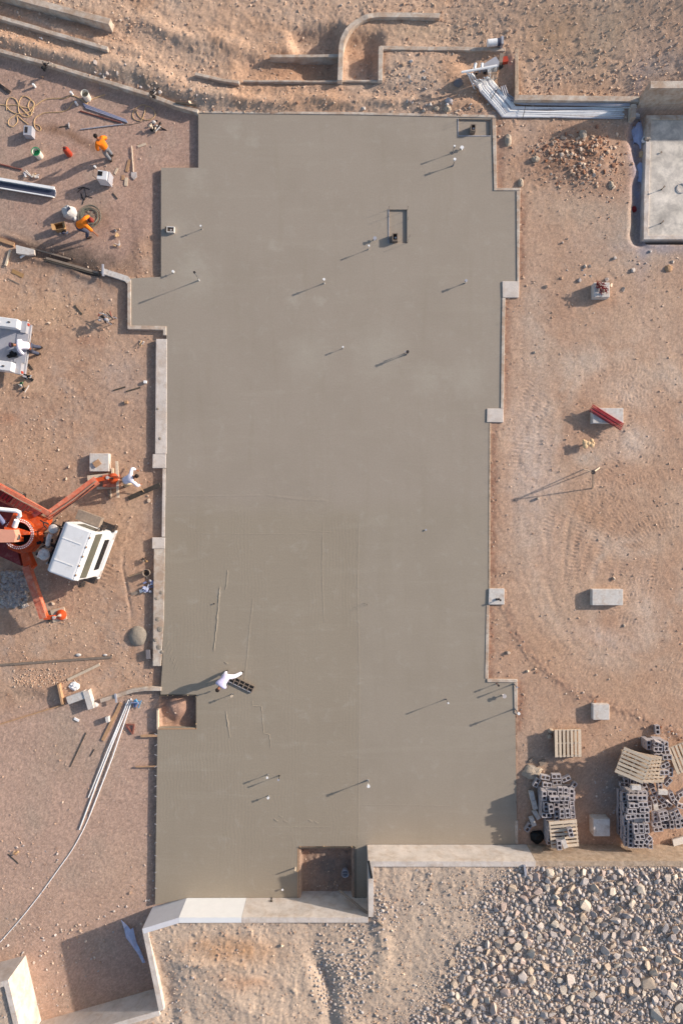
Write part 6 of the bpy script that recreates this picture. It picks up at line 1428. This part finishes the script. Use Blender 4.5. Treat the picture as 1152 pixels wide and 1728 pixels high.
def gzv(x, y):
    i = np.clip(np.searchsorted(gy, y), 1, len(gy)-1); j = np.clip(np.searchsorted(gx, x), 1, len(gx)-1)
    fx = np.clip((x - gx[j-1]) / (gx[j]-gx[j-1]), 0, 1); fy = np.clip((y - gy[i-1]) / (gy[i]-gy[i-1]), 0, 1)
    return (Z[i-1,j-1]*(1-fx) + Z[i-1,j]*fx)*(1-fy) + (Z[i,j-1]*(1-fx) + Z[i,j]*fx)*fy
TAN = np.array([srgb(204,174,148), srgb(192,160,136), srgb(216,190,166), srgb(180,148,126), srgb(204,184,166)])
GREY = np.array([srgb(198,187,179), srgb(190,179,172), srgb(208,195,184), srgb(180,169,164), srgb(204,187,171), srgb(190,175,166), srgb(194,185,181)])
def scatter(name, n, density, rlo, rhi, pal, label, pw=2.6, sink=.25, box=(-16.2,16.2,-23.6,23.6), seed=0):
    """density: function(PX,PY arrays)->0..1"""
    x = rng.uniform(box[0], box[1], n); y = rng.uniform(box[2], box[3], n); px = 576 + x*S; py = 864 - y*S
    k = rng.random(n) < density(x, y, px, py); x, y = x[k], y[k]
    # keep off the slabs and walls
    ii = np.clip(np.searchsorted(gy, y), 1, len(gy)-1); jj = np.clip(np.searchsorted(gx, x), 1, len(gx)-1)
    ok = ~mSlab[ii, jj]; zz = gzv(x, y); ok &= np.abs(gzv(x + .14, y) - zz) < .4; ok &= np.abs(gzv(x, y + .14) - zz) < .4; ok &= np.abs(gzv(x-.14, y) - zz) < .4; ok &= np.abs(gzv(x, y-.14) - zz) < .4
    px2 = 576 + x*S; py2 = 864 - y*S; ok &= ~((px2 > 1090) & (py2 > 184) & (py2 < 408))
    x, y, zz = x[ok], y[ok], zz[ok]; m = len(x)
    r_ = rlo + (rhi - rlo) * rng.random(m) ** pw; cols = pal[rng.integers(0, len(pal), m)] * rng.uniform(.86, 1.12, (m, 1))
    return merge_rocks(name, x, y, zz + r_ * (.4 - sink), r_, cols, label, PROT=PROT_S if rhi < .07 else None)
nzf = lambda x, y, f, s_: np.clip(.5 + 1.1 * fbm(x, y, f, s_, 3), 0, 1)
def zone(px, py, x, y):
    i = np.clip(np.searchsorted(gy, y), 1, len(gy)-1); j = np.clip(np.searchsorted(gx, x), 1, len(gx)-1); return i, j
def dens_dirt(x, y, px, py):
    i, j = zone(px, py, x, y); return np.clip((.25 + .75*nzf(x, y, .5, 5)**2) * (1 - .8*grav[i, j]) * (1 - .6*rightz[i, j]) * (1 + .5*nb[i, j] + .8*sb[i, j]) , 0, 1)
scatter('soil_clods', 60000, dens_dirt, .014, .062, TAN, 'small tan clods and stones strewn over the dirt', 2.6)
scatter('gravel_stones', 36000, lambda x, y, px, py: grav[zone(px,py,x,y)] * .8, .008, .022, np.concatenate([TAN, GREY[:3]]), 'fine gravel on the two yards', 1.5)
scatter('rubble_clods', 14000, lambda x, y, px, py: np.clip(1.1*np.exp(-(((px-960)/72)**2 + ((py-275)/42)**2)**1.5) + .5*np.exp(-(((px-1030)/30)**2 + ((py-330)/34)**2)) + RIDGE[zone(px,py,x,y)]*.7, 0, 1) * nzf(x,y,1.2,15), .012, .085, np.concatenate([np.array([srgb(150,100,74), srgb(164,112,84), srgb(140,96,76)]), TAN]), 'reddish clods and stones heaped on the rubble bank', 2.6, box=(7,16.2,-11,18.5))
scatter('rubble_heap', 5200, lambda x, y, px, py: np.clip(1.2*np.exp(-(((px-965)/66)**2 + ((py-272)/38)**2)**1.5), 0, 1) * nzf(x,y,1.0,17), .03, .13, np.concatenate([np.array([srgb(168,122,96), srgb(180,134,106), srgb(158,116,94)]), TAN, TAN[[0,2]]]), 'larger reddish clods on the rubble bank', 3.2, box=(8,13,13.5,18))
scatter('bank_stones', 12000, lambda x, y, px, py: np.clip(np.exp(-((py - (92 + px*.29) + 14)/11)**2)*(px < 335)*(px > 150)*.9 + np.exp(-((px-750)/70)**2 - ((py-180)/8)**2) + .5*np.exp(-((px-700)/40)**2 - ((py-135)/30)**2) + .25*np.exp(-((px-1010)/80)**2-((py-455)/30)**2), 0, 1), .02, .14, np.concatenate([TAN, GREY]), 'pale stones along the banks at the top', 2.6, box=(-12,15,8,23))
scatter('north_stones', 9000, lambda x, y, px, py: (nb * (1-gravelTL))[zone(px,py,x,y)] * nzf(x,y,.45,19)**2, .02, .085, np.concatenate([TAN, TAN[[0,2]]*1.1]), 'stones strewn over the rough ground at the top', 3, box=(-16.2,16.2,17,23.6))
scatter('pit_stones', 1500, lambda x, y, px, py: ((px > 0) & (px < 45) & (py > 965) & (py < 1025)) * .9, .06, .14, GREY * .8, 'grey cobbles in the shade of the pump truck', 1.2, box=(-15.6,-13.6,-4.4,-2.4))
scatter('rubble_piece', 900, lambda x, y, px, py: ((px > 20) & (px < 110) & (py > 1130) & (py < 1160)) * .7, .02, .06, TAN, 'small broken pieces by the little ditch', 2, box=(-15,-12,-8,-6.8))
scatter('chips', 1600, lambda x, y, px, py: .8 * np.exp(-(((px-1125)/60)**2 + ((py-1240)/10)**2)) + .5*np.exp(-(((px-1035)/30)**2 + ((py-1340)/40)**2)), .015, .07, GREY, 'grey chips around the pallets and blocks', 2, box=(11,16.2,-16,-8))

def edge_dens(x, y, px, py):
    v = 0
    for (x1, y1, x2, y2) in [(880,325,880,475),(832,716,829,985),(828,1025,826,1142),(855,506,853,688),(841,203,841,314),(876,1155,876,1230),(210,475,210,560),(254,570,250,1125),(257,1235,256,1520),(345,184,820,190),(905,200,1060,204)]:
        dx, dy = x2-x1, y2-y1; t = np.clip(((px-x1)*dx + (py-y1)*dy) / (dx*dx + dy*dy), 0, 1); v = np.maximum(v, np.exp(-((px-x1-t*dx)**2 + (py-y1-t*dy)**2) / 42))
    return v * nzf(x, y, .9, 63)
scatter('edge_clods', 26000, edge_dens, .014, .075, np.concatenate([TAN * .9, np.array([srgb(168,128,104)])]), 'clods of soil lying against the slab edges', 2.2, box=(-11,13,-18,18.2))

# the rock field at the bottom right
def rock_dens(px, py):
    # px,py are picture places as seen (plateau level)
    w = 26 * (fbm(np.asarray(px)/40., np.asarray(py)/40., .9, 5, 3))
    edge = np.interp(py, [1455,1475,1500,1530,1560,1600,1640,1700,1740], [880,842,822,802,812,772,752,712,682])
    thin = np.clip(.95 + 1.3 * (fbm(np.asarray(px)/38., np.asarray(py)/38., .8, 44, 3) + .3), .6, 1)
    return np.clip((px + w - edge) / 34, 0, 1) ** 1.3 * thin
def rock_dens2(px, py):
    v = np.exp(-(((px-550)/16)**2 + ((py-1660)/48)**2)) * .9 + np.exp(-(((px-592)/22)**2 + ((py-1650)/50)**2)) * .8 + np.exp(-(((px-637)/14)**2 + ((py-1530)/40)**2))*.5 + np.exp(-(((px-600)/12)**2 + ((py-1570)/12)**2))*.6
    return v
kp = (H - WTOP) / H / S
placed = []; cell = {}; CS = .35
def fits(x, y, r_, sl_=.82):
    ci, cj = int(x // CS), int(y // CS)
    for a in range(-2, 3):
        for b in range(-2, 3):
            for (X_, Y_, R_) in cell.get((ci + a, cj + b), ()):
                if (X_ - x) ** 2 + (Y_ - y) ** 2 < ((R_ + r_) * sl_) ** 2: return False
    return True
def put(x, y, r_): placed.append((x, y, r_)); cell.setdefault((int(x // CS), int(y // CS)), []).append((x, y, r_))
big = [(987,1528,13.5),(960,1652,11),(1091,1658,12.5),(1107,1713,15),(1032,1504,10),(1070,1580,10),(971,1585,10),(895,1612,13),(880,1648,11),(852,1674,10),(1012,1682,10),(1070,1683,9),(1120,1565,10),(865,1500,9.5),(849,1528,9.5),(1036,1550,9),
       (1080,1500,9),(955,1513,8.5),(942,1503,8.5),(1040,1612,8),(1085,1602,8),(1132,1580,9),(1145,1700,10),(835,1700,12),(800,1722,10),(905,1480,8.5),(1125,1480,8.5),(893,1480,6),(755,1718,7),(762,1625,7),(1000,1620,8),(920,1630,8),(1140,1620,9),(1055,1640,8)]
for px, py, r_ in big: put((px-576)*kp, (864-py)*kp, r_*kp*1.0)
tries = [(24000, .15, .22), (20000, .115, .15), (26000, .085, .115), (30000, .06, .09), (36000, .035, .06)]
caps = [260, 620, 900, 1900, 3400]
for (nt_, lo, hi_), cap_ in zip(tries, caps):
    xs = rng.uniform(630, 1200, nt_); ys = rng.uniform(1456, 1760, nt_); d1 = rock_dens(xs, ys); rr2 = rng.random(nt_); rs = rng.uniform(lo, hi_, nt_); got = 0
    for a, b, d_, q_, r_ in zip(xs, ys, d1, rr2, rs):
        if q_ > d_: continue
        if r_ > .115 and d_ < .9: continue
        x, y = (a-576)*kp, (864-b)*kp
        if b < 1462 + r_/kp: continue
        if fits(x, y, r_, .80 if r_ > .06 else .72): put(x, y, r_); got += 1
        if got >= cap_: break
xs = rng.uniform(520, 680, 5000); ys = rng.uniform(1500, 1728, 5000); d2 = rock_dens2(xs, ys)
for a, b, d_ in zip(xs, ys, d2):
    if rng.random() < d_:
        r_ = rng.uniform(.03, .10); x, y = (a-576)*kp, (864-b)*kp
        if fits(x, y, r_, .8): put(x, y, r_)
placed.sort(key=lambda t: -t[2]); placed_vis = [t for t in placed if -16 < t[0] < 15.0 and t[1] > -22.2]; others = [t for t in placed if t not in set(placed_vis)]
top_, rest = placed_vis[:292], placed_vis[292:] + others
PM = []
for V, F_ in PROT:
    me = bpy.data.meshes.new('rock'); me.from_pydata([tuple(v) for v in V], [], [tuple(int(i) for i in f) for f in F_]); me.materials.append(M['rock']); me.update(); PM.append(me)
TN = [('pale grey',(202,189,180)),('pale cream',(216,200,182)),('mid grey',(184,172,166)),('tan',(206,184,162)),('pinkish',(204,180,166)),('warm grey',(194,180,170))]
def zone_name(px, py):
    col_ = 'left fringe' if px < 830 else ('left part' if px < 920 else ('middle' if px < 1030 else ('right part' if px < 1110 else 'right edge')))
    row_ = 'under the wall' if py < 1500 else ('upper half' if py < 1570 else ('centre band' if py < 1630 else ('lower half' if py < 1690 else 'bottom edge')))
    return col_, row_
cnt = {}
for i, (x, y, r_) in enumerate(top_):
    o = bpy.data.objects.new('rock', PM[i % len(PM)]); col.objects.link(o); px, py = 576 + x/kp, 864 - y/kp
    tn = TN[i * 7 % 6] if i > 2 else TN[1]; f_ = random.uniform(.90, 1.08); c_ = srgb(*tn[1]); o.color = (c_[0]*f_, c_[1]*f_, c_[2]*f_, 1)
    o.location = (x, y, gz(x, y) + r_ * .24 + random.uniform(0, .05)); o.scale = (r_*1.1, r_*1.1, r_*.72); o.rotation_euler = (random.uniform(-.5,.5), random.uniform(-.5,.5), random.uniform(0, 6.28))
    c1, r1 = zone_name(px, py); sz_ = 'huge' if r_ > .27 else ('large' if r_ > .2 else ('medium' if r_ > .15 else 'smaller'))
    key = (sz_, tn[0], c1, r1); cnt[key] = cnt.get(key, 0) + 1
    q_ = '' if cnt[key] == 1 else f', {ORD[min(cnt[key]-1, 11)]} in size'
    setp(o, f'{sz_} {tn[0]} rock, {c1} of the rock field, {r1}{q_}', 'rock', 'rocks of the rock field')
a_ = np.array(rest); cols = GREY[rng.integers(0, len(GREY), len(a_))] * rng.uniform(.78, 1.04, (len(a_), 1))
merge_rocks('rock_rubble', a_[:,0], a_[:,1], gzv(a_[:,0], a_[:,1]) + a_[:,2]*.10 + rng.uniform(0,.03,len(a_)), a_[:,2]*1.10, cols, 'smaller stones filling the rock field', flat=.62, sm_=True)
def dens_rock(x, y, px, py):
    qx, qy = 576 + x/kp, 864 - y/kp; return np.clip(rock_dens(qx + 40, qy) * .9 + rock_dens2(qx, qy)*.4, 0, 1) * (y < -14.85 )
scatter('rock_chips', 34000, dens_rock, .012, .045, np.concatenate([GREY, TAN[[0,2,4]]]), 'stone chips between the rocks', 1.6, box=(0,16.2,-23.6,-14.9))
scatter('plateau_stones', 9000, lambda x, y, px, py: (y < -14.9) * nzf(x, y, .5, 35)**2, .015, .085, np.concatenate([TAN, GREY]), 'stones strewn on the high ground', 2.6, box=(-16,16,-23.6,-14.9))
# a few single stones one notices on the dirt
for k, (px, py, r_, lb) in enumerate([(84,545,.09,'small pale stone right of the pickup'),(48,541,.07,'dark clod close to the pickup'),(116,787,.10,'tan stone above the outrigger beam'),(252,845,.11,'stone by the dark end of the left ledge'),(113,808,.08,'small stone above the orange beam'),
        (90,1018,.10,'whitish stone left of the lower outrigger foot'),(857,1101,.12,'pinkish clod below the small right pad'),(890,1132,.10,'white stone beside the clod ridge'),(1034,976,.11,'tan stone above the clean wide pad'),(1124,850,.06,'tiny stone among the tyre tracks'),
        (901,595,.08,'small stone on the right field'),(472,1606,.0,''),(476,1595,.10,'white stone on the high ground'),(380,1651,.10,'pale round stone on the high ground'),(1052,1055,.09,'pinkish stone on the tyre tracks')]):
    if not lb: continue
    o = bpy.data.objects.new('stone', PM[k % len(PM)]); col.objects.link(o); g = G(px, py); o.location = (g.x, g.y, g.z + r_*.3); o.scale = (r_,)*3; o.rotation_euler = (0, .3, k)
    c_ = srgb(208,186,164); o.color = (*c_, 1); setp(o, lb, 'stone')
